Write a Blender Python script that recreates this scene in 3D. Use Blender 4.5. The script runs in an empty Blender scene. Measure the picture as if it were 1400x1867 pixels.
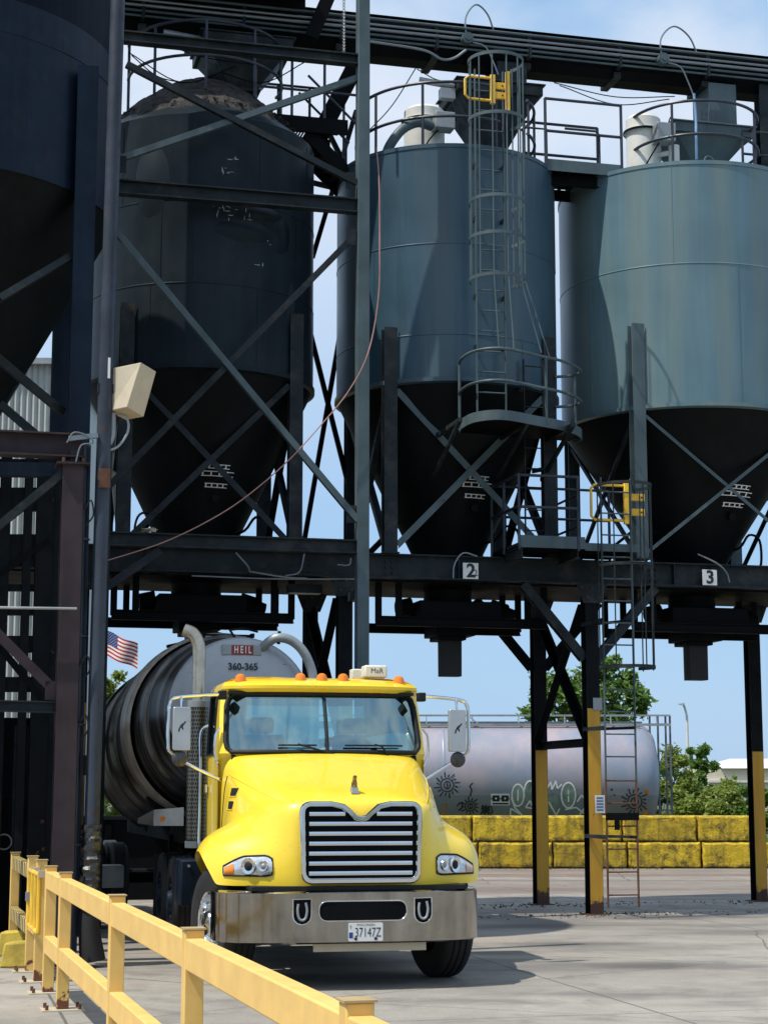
import bpy, math, random
from mathutils import Vector as Vec, Matrix
from mathutils.bvhtree import BVHTree
R = math.radians; PI = math.pi
random.seed(11)
scene = bpy.context.scene
col = scene.collection

# ------------------------------------------------------------------ camera model (also used to survey pixels on known planes)
F = 3300.0; EYE = 1.75; PITCH = math.atan((1440 - 933.5) / F)
CP, SP = math.cos(PITCH), math.sin(PITCH)
def ray(x, y):
    a = (x - 700) / F; b = -(y - 933.5) / F
    return (a, CP - b * SP, SP + b * CP)
def on_ground(x, y, z=0.0):
    d = ray(x, y); t = (z - EYE) / d[2]
    return (d[0] * t, d[1] * t)
def at_depth(x, y, Y):
    d = ray(x, y); t = Y / d[1]
    return (d[0] * t, Y, EYE + d[2] * t)
# site frames: name -> (origin xy, angle)
FR = {'world': ((0, 0), 0.0),
      'row': ((3.0285, 26.1942), R(14.2)),
      'guard': ((-2.880, 16.031), R(15.5)),
      'truck': ((-0.185, 16.35), R(12.0)),
      'trailer': ((-1.66, 21.0), R(14.2))}
def W(p, fr='row'):
    (ox, oy), a = FR[fr]; c, s = math.cos(a), math.sin(a)
    return Vec((ox + p[0] * c - p[1] * s, oy + p[0] * s + p[1] * c, p[2]))
def G(x, y, v, fr='row'):
    """point of the upright plane (second coordinate = v) of a frame that the survey pixel falls on"""
    (ox, oy), a = FR[fr]; c, s = math.cos(a), math.sin(a)
    d = ray(x, y); px, py = ox - v * s, oy + v * c
    t = (-px * s + py * c) / (-d[0] * s + d[1] * c)
    X, Y = d[0] * t - px, d[1] * t - py
    return Vec((X * c + Y * s, v, EYE + d[2] * t))

# ------------------------------------------------------------------ objects
class Root:
    def __init__(s, o, sub): s.o = o; s.sub = Vec(sub)
def place(o, p, fr):
    o.location = W(p, fr); o.rotation_euler = (0, 0, FR[fr][1])
def tag(o, label, cat, group=None, kind=None):
    if label: o['label'] = label
    if cat: o['category'] = cat
    if group: o['group'] = group
    if kind: o['kind'] = kind
def thing(name, label, cat, p=(0, 0, 0), fr='row', group=None):
    o = bpy.data.objects.new(name, None); col.objects.link(o)
    o.empty_display_size = 0.3
    place(o, p, fr); tag(o, label, cat, group)
    return Root(o, p)
def solo(mb, name, label, cat, m, p=(0, 0, 0), fr='row', group=None, kind=None, **kw):
    o = mb.mesh(name, m, Vec(p), **kw)
    place(o, p, fr); tag(o, label, cat, group, kind)
    return o

class MB:
    def __init__(s): s.v = []; s.f = []; s.mi = []; s.m = 0
    def add(s, vs, fs):
        b = len(s.v); s.v.extend([Vec(x) for x in vs])
        for f in fs: s.f.append([i + b for i in f]); s.mi.append(s.m)
        return s
    def hexa(s, v): return s.add(v, [(0, 3, 2, 1), (4, 5, 6, 7), (0, 1, 5, 4), (1, 2, 6, 5), (2, 3, 7, 6), (3, 0, 4, 7)])
    def box(s, a, b):
        x0, y0, z0 = a; x1, y1, z1 = b
        return s.hexa([(x0, y0, z0), (x1, y0, z0), (x1, y1, z0), (x0, y1, z0), (x0, y0, z1), (x1, y0, z1), (x1, y1, z1), (x0, y1, z1)])
    @staticmethod
    def axes(p0, p1, up):
        d = (Vec(p1) - Vec(p0)).normalized(); up = Vec(up)
        if abs(d.dot(up.normalized())) > .98: up = Vec((0, 1, 0)) if abs(d.y) < .9 else Vec((1, 0, 0))
        sd = d.cross(up).normalized(); return d, sd, sd.cross(d).normalized()
    def bar(s, p0, p1, w, h, up=(0, 0, 1), off=(0, 0)):
        p0, p1 = Vec(p0), Vec(p1); d, sd, u = s.axes(p0, p1, up)
        o = sd * off[0] + u * off[1]; a = sd * w / 2; b = u * h / 2
        return s.hexa([p0 + o - a - b, p0 + o + a - b, p1 + o + a - b, p1 + o - a - b, p0 + o - a + b, p0 + o + a + b, p1 + o + a + b, p1 + o - a + b])
    def ibeam(s, p0, p1, w, h, t=.014, up=(0, 0, 1)):
        s.bar(p0, p1, w, t, up, (0, h / 2 - t / 2)); s.bar(p0, p1, w, t, up, (0, -h / 2 + t / 2))
        return s.bar(p0, p1, t, h - 2 * t + .004, up)
    def angle(s, p0, p1, w, t=.009, up=(0, -1, 0)):
        s.bar(p0, p1, w, t, up, (0, 0)); return s.bar(p0, p1, t, w, up, (w / 2 - t / 2 - .0005, -w / 2))
    def sweep(s, pts, prof, up=(0, 0, 1), closed=False, caps=True):
        pts = [Vec(p) for p in pts]; n = len(pts); k = len(prof); rows = []
        for i, p in enumerate(pts):
            q0 = pts[(i - 1) % n] if (closed or i > 0) else p; q1 = pts[(i + 1) % n] if (closed or i < n - 1) else p
            d = (q1 - q0).normalized(); u = Vec(up); sd = d.cross(u).normalized(); u = sd.cross(d).normalized()
            rows.append([p + sd * a + u * b for a, b in prof])
        vs = [q for r in rows for q in r]; fs = []
        for i in range(n if closed else n - 1):
            j = (i + 1) % n
            for c in range(k): e = (c + 1) % k; fs.append((i * k + c, i * k + e, j * k + e, j * k + c))
        if caps and not closed: fs.append(tuple(range(k - 1, -1, -1))); fs.append(tuple(range((n - 1) * k, n * k)))
        return s.add(vs, fs)
    def tube(s, pts, r, n=8, closed=False, caps=True):
        pts = [Vec(p) for p in pts]; N = len(pts); vs = []; fs = []; nrm = None
        for i, p in enumerate(pts):
            q0 = pts[(i - 1) % N] if (closed or i > 0) else p; q1 = pts[(i + 1) % N] if (closed or i < N - 1) else p
            d = (q1 - q0).normalized()
            if nrm is None: nrm = d.orthogonal().normalized()
            nrm = (nrm - d * nrm.dot(d)); nrm = nrm.normalized() if nrm.length > 1e-6 else d.orthogonal().normalized()
            b = d.cross(nrm); rr = r[i] if isinstance(r, (list, tuple)) else r
            for k in range(n): t = 2 * PI * k / n; vs.append(p + (nrm * math.cos(t) + b * math.sin(t)) * rr)
        for i in range(N if closed else N - 1):
            j = (i + 1) % N
            for k in range(n): e = (k + 1) % n; fs.append((i * n + k, i * n + e, j * n + e, j * n + k))
        if caps and not closed: fs.append(tuple(range(n - 1, -1, -1))); fs.append(tuple(range((N - 1) * n, N * n)))
        return s.add(vs, fs)
    def cyl(s, p0, p1, r0, r1=None, n=16, caps=True): return s.tube([p0, p1], [r0, r0 if r1 is None else r1], n, caps=caps)
    def lathe(s, prof, c=(0, 0, 0), n=64, axis='z', a0=0.0, a1=2 * PI):
        full = abs(a1 - a0 - 2 * PI) < 1e-6; m = n if full else n + 1; vs = []; fs = []
        for r, z in prof:
            for k in range(m):
                t = a0 + (a1 - a0) * k / n; x, y = r * math.cos(t), r * math.sin(t)
                vs.append(Vec(c) + (Vec((x, y, z)) if axis == 'z' else Vec((z, x, y)) if axis == 'x' else Vec((x, z, y))))
        for i in range(len(prof) - 1):
            for k in range(n):
                e = (k + 1) % m; fs.append((i * m + k, i * m + e, (i + 1) * m + e, (i + 1) * m + k))
        return s.add(vs, fs)
    def grid(s, rows, closed=False):
        k = len(rows[0]); fs = []
        for i in range(len(rows) - 1):
            for c in range(k if closed else k - 1): e = (c + 1) % k; fs.append((i * k + c, i * k + e, (i + 1) * k + e, (i + 1) * k + c))
        return s.add([q for r in rows for q in r], fs)
    def prism(s, poly, fn, d0, d1):
        n = len(poly); vs = [fn(x, y, d0) for x, y in poly] + [fn(x, y, d1) for x, y in poly]
        return s.add(vs, [tuple(range(n)), tuple(range(2 * n - 1, n - 1, -1))] + [(i, i + n, (i + 1) % n + n, (i + 1) % n) for i in range(n)])
    def text(s, body, size, o, ax, ay, depth=.004, align='CENTER', sx=1.0, bold=0.0):
        cu = bpy.data.curves.new('lettering', 'FONT'); cu.body = body; cu.size = size; cu.align_x = align; cu.align_y = 'CENTER'; cu.resolution_u = 3; cu.offset = bold
        ob = bpy.data.objects.new('lettering', cu); col.objects.link(ob)
        bpy.context.view_layer.update()
        me = bpy.data.meshes.new_from_object(ob.evaluated_get(bpy.context.evaluated_depsgraph_get()))
        o, ax, ay = Vec(o), Vec(ax), Vec(ay)
        s.add([o + ax * (v.co.x * sx) + ay * v.co.y for v in me.vertices], [tuple(p.vertices) for p in me.polygons])
        bpy.data.objects.remove(ob); bpy.data.curves.remove(cu); bpy.data.meshes.remove(me)
        return s
    def mesh(s, name, mats, sub, smooth=35, bevel=0, subsurf=0):
        me = bpy.data.meshes.new(name); me.from_pydata([tuple(v - sub) for v in s.v], [], s.f)
        if not isinstance(mats, (list, tuple)): mats = [mats]
        for m in mats: me.materials.append(m)
        me.polygons.foreach_set('material_index', s.mi); me.update()
        if smooth:
            me.polygons.foreach_set('use_smooth', [True] * len(me.polygons))
            if smooth < 180: me.set_sharp_from_angle(angle=R(smooth))
        o = bpy.data.objects.new(name, me); col.objects.link(o)
        if bevel:
            b = o.modifiers.new('bevel', 'BEVEL'); b.width = bevel; b.segments = 2; b.limit_method = 'ANGLE'; b.angle_limit = R(40)
        if subsurf:
            b = o.modifiers.new('subsurf', 'SUBSURF'); b.levels = subsurf; b.render_levels = subsurf
        return o
    def each(s, name, m, root, parent=None, **kw):
        """every loose piece becomes a part of its own"""
        par = list(range(len(s.v)))
        def find(a):
            while par[a] != a: par[a] = par[par[a]]; a = par[a]
            return a
        for f in s.f:
            for i in f[1:]: par[find(i)] = find(f[0])
        gr = {}
        for f, mi in zip(s.f, s.mi): gr.setdefault(find(f[0]), []).append((f, mi))
        for fs in gr.values():
            ix = {}; q = MB()
            for f, mi in fs:
                for i in f:
                    if i not in ix: ix[i] = len(q.v); q.v.append(s.v[i])
                q.f.append([ix[i] for i in f]); q.mi.append(mi)
            q.part(name, m, root, parent, **kw)
    def part(s, name, m, root, parent=None, label=None, **kw):
        o = s.mesh(name, m, root.sub, **kw); o.parent = parent or root.o
        if label: o['label'] = label
        return o

def arc(c, r, a0, a1, n, z, sx=1.0):
    return [Vec((c[0] + r * sx * math.cos(R(a0 + (a1 - a0) * i / n)), c[1] + r * math.sin(R(a0 + (a1 - a0) * i / n)), z)) for i in range(n + 1)]
def bez(pts, n=24):
    """Catmull-Rom through the points"""
    P = [Vec(p) for p in pts]; P = [P[0] * 2 - P[1]] + P + [P[-1] * 2 - P[-2]]; out = []
    m = len(P) - 3
    for i in range(m):
        a, b, c, d = P[i:i + 4]
        for k in range(max(2, n // m)):
            t = k / max(2, n // m)
            out.append(.5 * ((2 * b) + (c - a) * t + (2 * a - 5 * b + 4 * c - d) * t * t + (3 * b - a - 3 * c + d) * t ** 3))
    out.append(P[-2]); return out
def rrect(x0, x1, y0, y1, r, n=5):
    o = []
    for cx, cy, a in ((x1 - r, y1 - r, 0), (x0 + r, y1 - r, 90), (x0 + r, y0 + r, 180), (x1 - r, y0 + r, 270)):
        for i in range(n + 1): t = R(a + 90 * i / n); o.append((cx + r * math.cos(t), cy + r * math.sin(t)))
    return o

# ------------------------------------------------------------------ materials
class N:
    def __init__(s, name):
        s.m = bpy.data.materials.new(name); s.m.use_nodes = True; s.t = s.m.node_tree
        s.b = s.t.nodes['Principled BSDF']; s.tc = s.t.nodes.new('ShaderNodeTexCoord'); s.oi = s.t.nodes.new('ShaderNodeObjectInfo'); s.vec = {}
    def n(s, typ, **kw):
        q = s.t.nodes.new(typ)
        for k, v in kw.items(): setattr(q, k, v)
        return q
    def l(s, a, b): s.t.links.new(a, b)
    def noise(s, scale, detail=5, rough=.6, stretch=None, coord='Object', dist=0):
        q = s.n('ShaderNodeTexNoise'); q.inputs['Scale'].default_value = scale; q.inputs['Detail'].default_value = detail
        q.inputs['Roughness'].default_value = rough; q.inputs['Distortion'].default_value = dist
        mp = s.n('ShaderNodeMapping')
        if coord not in s.vec:      # every object gets its own stretch of the pattern
            ad = s.n('ShaderNodeVectorMath', operation='ADD'); sc = s.n('ShaderNodeMath', operation='MULTIPLY'); sc.inputs[1].default_value = 91.0
            s.l(s.oi.outputs['Random'], sc.inputs[0]); s.l(s.tc.outputs[coord], ad.inputs[0]); s.l(sc.outputs[0], ad.inputs[1]); s.vec[coord] = ad.outputs[0]
        s.l(s.vec[coord], mp.inputs[0])
        if stretch: mp.inputs['Scale'].default_value = stretch
        s.l(mp.outputs[0], q.inputs['Vector']); return q.outputs[0]
    def ramp(s, src, a, b, c0=0.0, c1=1.0):
        q = s.n('ShaderNodeMapRange'); q.inputs[1].default_value = a; q.inputs[2].default_value = b
        q.inputs[3].default_value = c0; q.inputs[4].default_value = c1; s.l(src, q.inputs[0]); return q.outputs[0]
    def math(s, op, a, b=0.0):
        q = s.n('ShaderNodeMath', operation=op)
        for i, x in enumerate((a, b)):
            if isinstance(x, (int, float)): q.inputs[i].default_value = x
            else: s.l(x, q.inputs[i])
        return q.outputs[0]
    def mix(s, fac, a, b):
        q = s.n('ShaderNodeMix', data_type='RGBA')
        if isinstance(fac, (int, float)): q.inputs[0].default_value = fac
        else: s.l(fac, q.inputs[0])
        for i, x in ((6, a), (7, b)):
            if isinstance(x, tuple): q.inputs[i].default_value = (x[0], x[1], x[2], 1)
            else: s.l(x, q.inputs[i])
        return q.outputs[2]
    def xyz(s, coord='Object'):
        q = s.n('ShaderNodeSeparateXYZ'); s.l(s.tc.outputs[coord], q.inputs[0]); return q.outputs
    def color(s, x):
        if isinstance(x, tuple): s.b.inputs['Base Color'].default_value = (x[0], x[1], x[2], 1)
        else: s.l(x, s.b.inputs['Base Color'])
    def bump(s, h, strength=.3, dist=.02):
        q = s.n('ShaderNodeBump'); q.inputs['Strength'].default_value = strength; q.inputs['Distance'].default_value = dist
        s.l(h, q.inputs['Height']); s.l(q.outputs[0], s.b.inputs['Normal'])
def mul(c, k): return tuple(min(1, x * k) for x in c)
def paint(name, c, rough=.5, metal=0.0, var=.3, scale=2.5, rust=0.0, tint=None, streak=0.0, dust=0.0, bump=0.0, coat=0.0, spec=.5, rustc=(.10, .038, .016), dustc=(.16, .14, .12)):
    q = N(name); a = q.noise(scale, 6)
    cc = q.mix(q.ramp(a, .3, .7), mul(c, 1 - var), mul(c, 1 + var))
    if streak:
        st = q.noise(1.0, 5, stretch=(7, 7, .35)); cc = q.mix(q.ramp(st, .45, .75, 0, streak), cc, mul(c, 2.0))
        st2 = q.noise(1.3, 5, stretch=(5, 5, .25)); cc = q.mix(q.ramp(st2, .52, .8, 0, streak), cc, mul(c, .45))
    if tint:
        tn = q.noise(1.0, 4, .55, stretch=(1.6, 1.6, .12)); cc = q.mix(q.ramp(tn, .42, .66, 0, .85), cc, tint)
        rn = q.noise(1.0, 6, .6, stretch=(9, 9, .16)); cc = q.mix(q.ramp(rn, .68, .76, 0, .4), cc, (.09, .085, .07))
        bt_ = q.noise(.55, 3, .5); cc = q.mix(q.ramp(bt_, .5, .7, 0, .35), cc, mul(c, .62))
    if dust:
        d = q.noise(scale * 1.7, 8, .7); cc = q.mix(q.ramp(d, .5, .72, 0, dust), cc, dustc)
    if rust:
        r = q.noise(scale * 2.2, 9, .72); cc = q.mix(q.ramp(r, .665 - rust * .3, .70 - rust * .3, 0, 1), cc, rustc)
        q.l(q.ramp(r, .5, .66, rough, .85), q.b.inputs['Roughness'])
    else: q.l(q.ramp(a, .3, .7, max(.02, rough - .07), rough + .07), q.b.inputs['Roughness'])
    q.color(cc); q.b.inputs['Metallic'].default_value = metal
    q.b.inputs['Specular IOR Level'].default_value = spec
    if coat: q.b.inputs['Coat Weight'].default_value = coat; q.b.inputs['Coat Roughness'].default_value = .06
    if bump: q.bump(q.noise(scale * 3, 6), bump)
    return q.m
M = {}
M['steel'] = paint('dark_green_black_paint', (.0135, .0200, .0240), .5, spec=.2, rust=.02, dust=.25, scale=1.6)
M['steel2'] = paint('grey_green_paint', (.070, .100, .110), .48, spec=.3, rust=.03, streak=.25, scale=1.4)
M['black'] = paint('black_steel', (.0045, .005, .006), .6, var=.4, dust=.05, spec=.07, dustc=(.02,.02,.02))
M['post'] = paint('weathered_black_post', (.006, .0075, .009), .55, rust=.03, dust=.06, spec=.1, dustc=(.03,.028,.025))
M['brown'] = paint('purple_brown_primer', (.040, .030, .034), .6, spec=.15, streak=.2, rust=.03)
M['navy'] = paint('navy_black_paint', (.0075, .0145, .027), .42, spec=.12, streak=.55, dust=.05)
M['pipe'] = paint('weathered_pipe_paint', (.030, .038, .054), .42, spec=.3, rust=.14, streak=.5)
M['silo_a'] = paint('old_black_silo_paint', (.0110, .0180, .0240), .40, spec=.14, var=.35, scale=.7, streak=.35, dust=.12, dustc=(.08,.072,.065))
M['silo_b'] = paint('blue_green_silo_paint', (.035, .076, .108), .36, spec=.4, var=.28, scale=.6, streak=.30, tint=(.072, .104, .118))
M['silo_c'] = paint('pale_green_silo_paint', (.094, .168, .202), .36, spec=.45, var=.15, scale=.5, streak=.22, tint=(.155, .205, .19))
M['cone'] = paint('shade_darkened_hopper', (.0055, .0070, .0074), .55, var=.35, scale=1.0, streak=.4, spec=.10)  # silo paint darkened: shade under the shells put into the colour
M['rail'] = paint('dark_handrail_paint', (.020, .026, .040), .42, rust=.03)
M['galv'] = paint('galvanised_grey', (.30, .32, .33), .42, metal=.3, var=.2, dust=.2)
M['conduit'] = paint('conduit_metal', (.22, .25, .27), .38, metal=.5, var=.2)
M['white'] = paint('off_white_paint', (.66, .65, .60), .5, var=.08, dust=.3, dustc=(.35, .31, .25))
M['beige'] = paint('beige_enamel', (.52, .45, .33), .45, var=.06, dust=.15)
M['gate_y'] = paint('safety_gate_yellow', (.80, .47, .035), .45)
M['pole_y'] = paint('worn_yellow_post_paint', (.56, .29, .02), .55, rust=.06, streak=.3, scale=1.3)
M['rubber'] = paint('black_rubber', (.010, .010, .011), .72, var=.3, dust=.3, dustc=(.035, .032, .03))
M['tape'] = paint('shiny_black_tape', (.012, .012, .013), .22, bump=.9, scale=6, spec=.9)
M['rope'] = paint('faded_red_rope', (.42, .22, .19), .8)
M['rust'] = paint('rusty_iron', (.10, .042, .022), .85, var=.5, scale=8)
M['chrome'] = paint('chrome', (.75, .77, .79), .12, metal=1.0, var=.05)
M['stain'] = paint('dull_stainless', (.48, .46, .43), .32, metal=.9, var=.2, dust=.25)
M['text'] = paint('black_lettering', (.015, .015, .016), .6)
M['wtext'] = paint('white_lettering', (.78, .77, .74), .6, var=.05)
M['red'] = paint('red_plate', (.25, .025, .025), .5)
M['amber'] = paint('amber_plastic', (.80, .22, .015), .25, var=.1, spec=.6)
M['sign'] = paint('white_sign_enamel', (.72, .72, .70), .45, var=.06, dust=.3)
# ------------------------------------------------------------------ camera, sun, sky
cam = bpy.data.cameras.new('camera'); co = bpy.data.objects.new('camera', cam); col.objects.link(co)
cam.sensor_fit = 'HORIZONTAL'; cam.sensor_width = 36; cam.lens = 36 * F / 1400
co.location = (0, 0, EYE); co.rotation_euler = (PI / 2 + PITCH, 0, 0); cam.clip_end = 3000; cam.clip_start = .1
scene.camera = co
SUN_EL = 61; TR = 28       # elevation; light travels towards +X and, by TR degrees, away from the camera
sd = Vec((math.cos(R(TR)) * math.cos(R(SUN_EL)), math.sin(R(TR)) * math.cos(R(SUN_EL)), -math.sin(R(SUN_EL))))
sl = bpy.data.lights.new('sun', 'SUN'); sl.energy = 5.0; sl.angle = R(.5); sl.color = (1, .95, .86)
so = bpy.data.objects.new('sun', sl); col.objects.link(so); so.rotation_euler = sd.to_track_quat('-Z', 'Y').to_euler(); so.location = (-20, -10, 40)
w = bpy.data.worlds.new('World'); scene.world = w; w.use_nodes = True; t = w.node_tree
bg = t.nodes['Background']; sky = t.nodes.new('ShaderNodeTexSky'); sky.sky_type = 'NISHITA'; sky.sun_disc = False
sky.sun_elevation = R(SUN_EL); sky.sun_rotation = math.atan2(-sd.x, -sd.y); sky.air_density = 1.0; sky.dust_density = .8; sky.ozone_density = 1.5
tc = t.nodes.new('ShaderNodeTexCoord'); mp = t.nodes.new('ShaderNodeMapping'); mp.inputs['Scale'].default_value = (1, 1, 1.7); mp.inputs['Location'].default_value = (.35, .1, .16)
nz = t.nodes.new('ShaderNodeTexNoise'); nz.inputs['Scale'].default_value = 4.2; nz.inputs['Detail'].default_value = 7; nz.inputs['Roughness'].default_value = .52
mr = t.nodes.new('ShaderNodeMapRange'); mr.inputs[1].default_value = .34; mr.inputs[2].default_value = .62; mr.inputs[4].default_value = .95
mr.interpolation_type = 'SMOOTHSTEP'
mx = t.nodes.new('ShaderNodeMix'); mx.data_type = 'RGBA'; mx.inputs[7].default_value = (7.6, 8.4, 9.7, 1)
t.links.new(tc.outputs['Generated'], mp.inputs[0]); t.links.new(mp.outputs[0], nz.inputs['Vector']); t.links.new(nz.outputs[0], mr.inputs[0])
hz = t.nodes.new('ShaderNodeMix'); hz.data_type = 'RGBA'; hz.inputs[0].default_value = .72; hz.inputs[7].default_value = (4.0, 6.7, 10.2, 1)   # thin bright summer haze
t.links.new(sky.outputs[0], hz.inputs[6])
sx_ = t.nodes.new('ShaderNodeSeparateXYZ'); t.links.new(tc.outputs['Generated'], sx_.inputs[0])
el = t.nodes.new('ShaderNodeMapRange'); el.inputs[1].default_value = .16; el.inputs[2].default_value = .36; el.inputs[3].default_value = .12; t.links.new(sx_.outputs[2], el.inputs[0])
cm_ = t.nodes.new('ShaderNodeMath'); cm_.operation = 'MULTIPLY'; t.links.new(mr.outputs[0], cm_.inputs[0]); t.links.new(el.outputs[0], cm_.inputs[1])
t.links.new(cm_.outputs[0], mx.inputs[0]); t.links.new(hz.outputs[2], mx.inputs[6]); t.links.new(mx.outputs[2], bg.inputs[0])
bg.inputs[1].default_value = .10
vs = scene.view_settings; vs.view_transform = 'Standard'; vs.look = 'None'; vs.gamma = 1; vs.use_curve_mapping = False; vs.exposure = 0
scene.cycles.max_bounces = 6

# ------------------------------------------------------------------ ground
q = N('concrete_yard')
P = q.xyz()
big = q.noise(.35, 7, .6); mid = q.noise(2.2, 8, .65); fine = q.noise(60, 4, .7)
cc = q.mix(q.ramp(big, .3, .7), (.215, .198, .172), (.350, .322, .276))
cc = q.mix(q.ramp(mid, .42, .70, 0, .6), cc, (.20, .188, .172))
oil = q.noise(.7, 4, .5, stretch=(.55, 1.3, 1)); cc = q.mix(q.ramp(oil, .53, .65, 0, .7), cc, (.12, .112, .11)); wst = q.noise(.16, 5, .6, stretch=(1, 2, 1)); cc = q.mix(q.ramp(wst, .45, .62, 0, .35), cc, (.48, .45, .40))
tyre = q.noise(1.0, 5, .6, stretch=(.10, 1.3, 1))
far = q.ramp(P[1], 30.0, 32.0); cc = q.mix(q.math('MULTIPLY', q.ramp(tyre, .40, .56, .1, .9), far), cc, (.16, .10, .075))
dirt = q.noise(3.5, 8, .7); cc = q.mix(q.math('MULTIPLY', q.ramp(dirt, .48, .62, 0, .8), q.ramp(P[1], 23.0, 26.0)), cc, (.20, .18, .155))
blot = q.noise(1.5, 7, .62, dist=.6); cc = q.mix(q.ramp(blot, .50, .68, 0, .7), cc, (.15, .137, .122)); rs_ = q.noise(.45, 6, .6); cc = q.mix(q.ramp(rs_, .55, .72, 0, .4), cc, (.36, .27, .20))
cc = q.mix(q.ramp(fine, .35, .65, 0, .35), cc, (.18, .17, .155))
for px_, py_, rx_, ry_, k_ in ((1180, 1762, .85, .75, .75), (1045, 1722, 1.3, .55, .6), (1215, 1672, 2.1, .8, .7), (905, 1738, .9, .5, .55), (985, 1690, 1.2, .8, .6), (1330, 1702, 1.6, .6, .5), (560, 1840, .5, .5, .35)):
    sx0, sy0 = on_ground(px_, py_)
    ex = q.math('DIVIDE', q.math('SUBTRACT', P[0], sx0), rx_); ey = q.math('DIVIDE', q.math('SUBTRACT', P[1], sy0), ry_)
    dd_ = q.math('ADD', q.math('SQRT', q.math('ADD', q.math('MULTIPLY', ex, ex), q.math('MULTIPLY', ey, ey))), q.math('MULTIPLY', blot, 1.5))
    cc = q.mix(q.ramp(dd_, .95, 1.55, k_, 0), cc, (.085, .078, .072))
spk = q.noise(34, 2, .5); cc = q.mix(q.ramp(spk, .685, .71, 0, .75), cc, (.09, .085, .08))
# sawn joints, laid out with the silo row
def joint(expr_x, expr_y, off, period, width):
    a = q.math('ADD', q.math('MULTIPLY', P[0], expr_x), q.math('MULTIPLY', P[1], expr_y))
    wob = q.math('MULTIPLY', q.noise(1.3, 3), .03)
    a = q.math('ADD', q.math('ADD', a, off), wob)
    f = q.math('ABSOLUTE', q.math('SUBTRACT', q.math('FRACT', q.math('DIVIDE', a, period)), .5))
    return q.math('LESS_THAN', f, width / period)
ca, sa = math.cos(R(14.2)), math.sin(R(14.2))
j1 = joint(ca, sa, 1.15, 4.6, .013); j2 = joint(-sa, ca, 2.3, 4.6, .010)
jj = q.math('MAXIMUM', j1, j2)
crk = q.n('ShaderNodeTexVoronoi', feature='DISTANCE_TO_EDGE'); crk.inputs['Scale'].default_value = .22
wmp = q.n('ShaderNodeMix', data_type='RGBA'); wmp.inputs[0].default_value = .12
wn = q.n('ShaderNodeTexNoise'); wn.inputs['Scale'].default_value = 1.4; wn.inputs['Detail'].default_value = 6
q.l(q.tc.outputs['Object'], wn.inputs['Vector']); q.l(q.tc.outputs['Object'], wmp.inputs[6]); q.l(wn.outputs[1], wmp.inputs[7]); q.l(wmp.outputs[2], crk.inputs['Vector'])
ck = q.math('LESS_THAN', crk.outputs[0], .0016)
cc = q.mix(q.math('MULTIPLY', q.math('MAXIMUM', jj, ck), .75), cc, (.07, .065, .06))
q.color(cc); q.b.inputs['Roughness'].default_value = .85; q.b.inputs['Specular IOR Level'].default_value = .25
q.bump(q.math('ADD', q.math('MULTIPLY', fine, .25), mid), .25, .02)
M['yard'] = q.m
mb = MB(); rows = [[Vec((x, y, 0)) for x in (-45, -10, 0, 10, 55)] for y in (-25, 0, 10, 20, 30, 41.6)]
mb.grid(rows); o = mb.mesh('yard_pavement', M['yard'], Vec((0, 0, 0)), smooth=0); o['kind'] = 'structure'
q = N('rough_grass_ground'); a = q.noise(.2, 8, .7); b = q.noise(3, 6)
q.color(q.mix(q.ramp(b, .4, .65), q.mix(q.ramp(a, .4, .6), (.055, .075, .022), (.10, .095, .05)), (.035, .055, .016)))
q.b.inputs['Roughness'].default_value = .95; M['field'] = q.m
mb = MB(); mb.grid([[Vec((x, y, -.03)) for x in (-1500, -60, 0, 60, 1500)] for y in (-300, 0, 40, 100, 2500)])
o = mb.mesh('ground', M['field'], Vec((0, 0, 0)), smooth=0); o['kind'] = 'structure'
# ------------------------------------------------------------------ steel frame that carries the silos
q = N('yellow_band_over_rust'); P_ = q.xyz(); a = q.noise(6, 8, .75); h = q.math('ADD', P_[2], q.math('MULTIPLY', a, -.55)); sp = q.noise(9, 8, .75, stretch=(1, 1, .4))
c = q.mix(q.ramp(q.noise(1.5, 5, stretch=(4, 4, .5)), .35, .7), (.50, .25, .018), (.62, .34, .025)); c = q.mix(q.ramp(sp, .64, .67, 0, .9), c, (.10, .045, .02))
q.color(q.mix(q.ramp(h, -.10, -.06), (.055, .022, .013), c)); q.b.inputs['Roughness'].default_value = .6; M['band_y'] = q.m
US = (-11.0, -7.35, -3.70, -.05, 3.60, 7.25); VB = 2.3
ZB0, ZB1 = 4.70, 5.05
fr = thing('silo_support_frame', 'long black steel post and beam frame carrying the row of silos above the truck lane', 'steel frame', (-.05, 0, 0))
for v in (0, VB):
    MB().ibeam((-12.2, v, (ZB0 + ZB1) / 2), (8.6, v, (ZB0 + ZB1) / 2), .2, ZB1 - ZB0, .022).part('beam', M['steel'], fr)
mb = MB()
for u in US: mb.ibeam((u, .12, 4.83), (u, VB - .12, 4.83), .16, .25)
for u in [x + d for x in US[:-1] for d in (1.0, 2.6)]: mb.ibeam((u, .11, 4.8), (u, VB - .11, 4.8), .12, .18)
mb.each('cross_beam', M['black'], fr)
MB().box((-12.0, .12, 4.672), (8.4, VB - .12, 4.69)).part('soffit_plate', M['black'], fr)
mb = MB()      # bolted web stiffeners and bolt heads on the front beam
for u in (-8.9, -6.5, -3.45, -2.05, 1.25, 3.45): mb.bar((u, -.055, ZB0 + .025), (u, -.055, ZB1 - .025), .012, .085, (0, -1, 0))
for u in (-4.3, -3.1, .9, 4.2):
    for du in (0, .09):
        for z in (4.78, 4.86, 4.94): mb.cyl((u + du, -.005, z), (u + du, -.035, z), .016, n=6)
mb.each('stiffener', M['steel'], fr)
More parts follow.
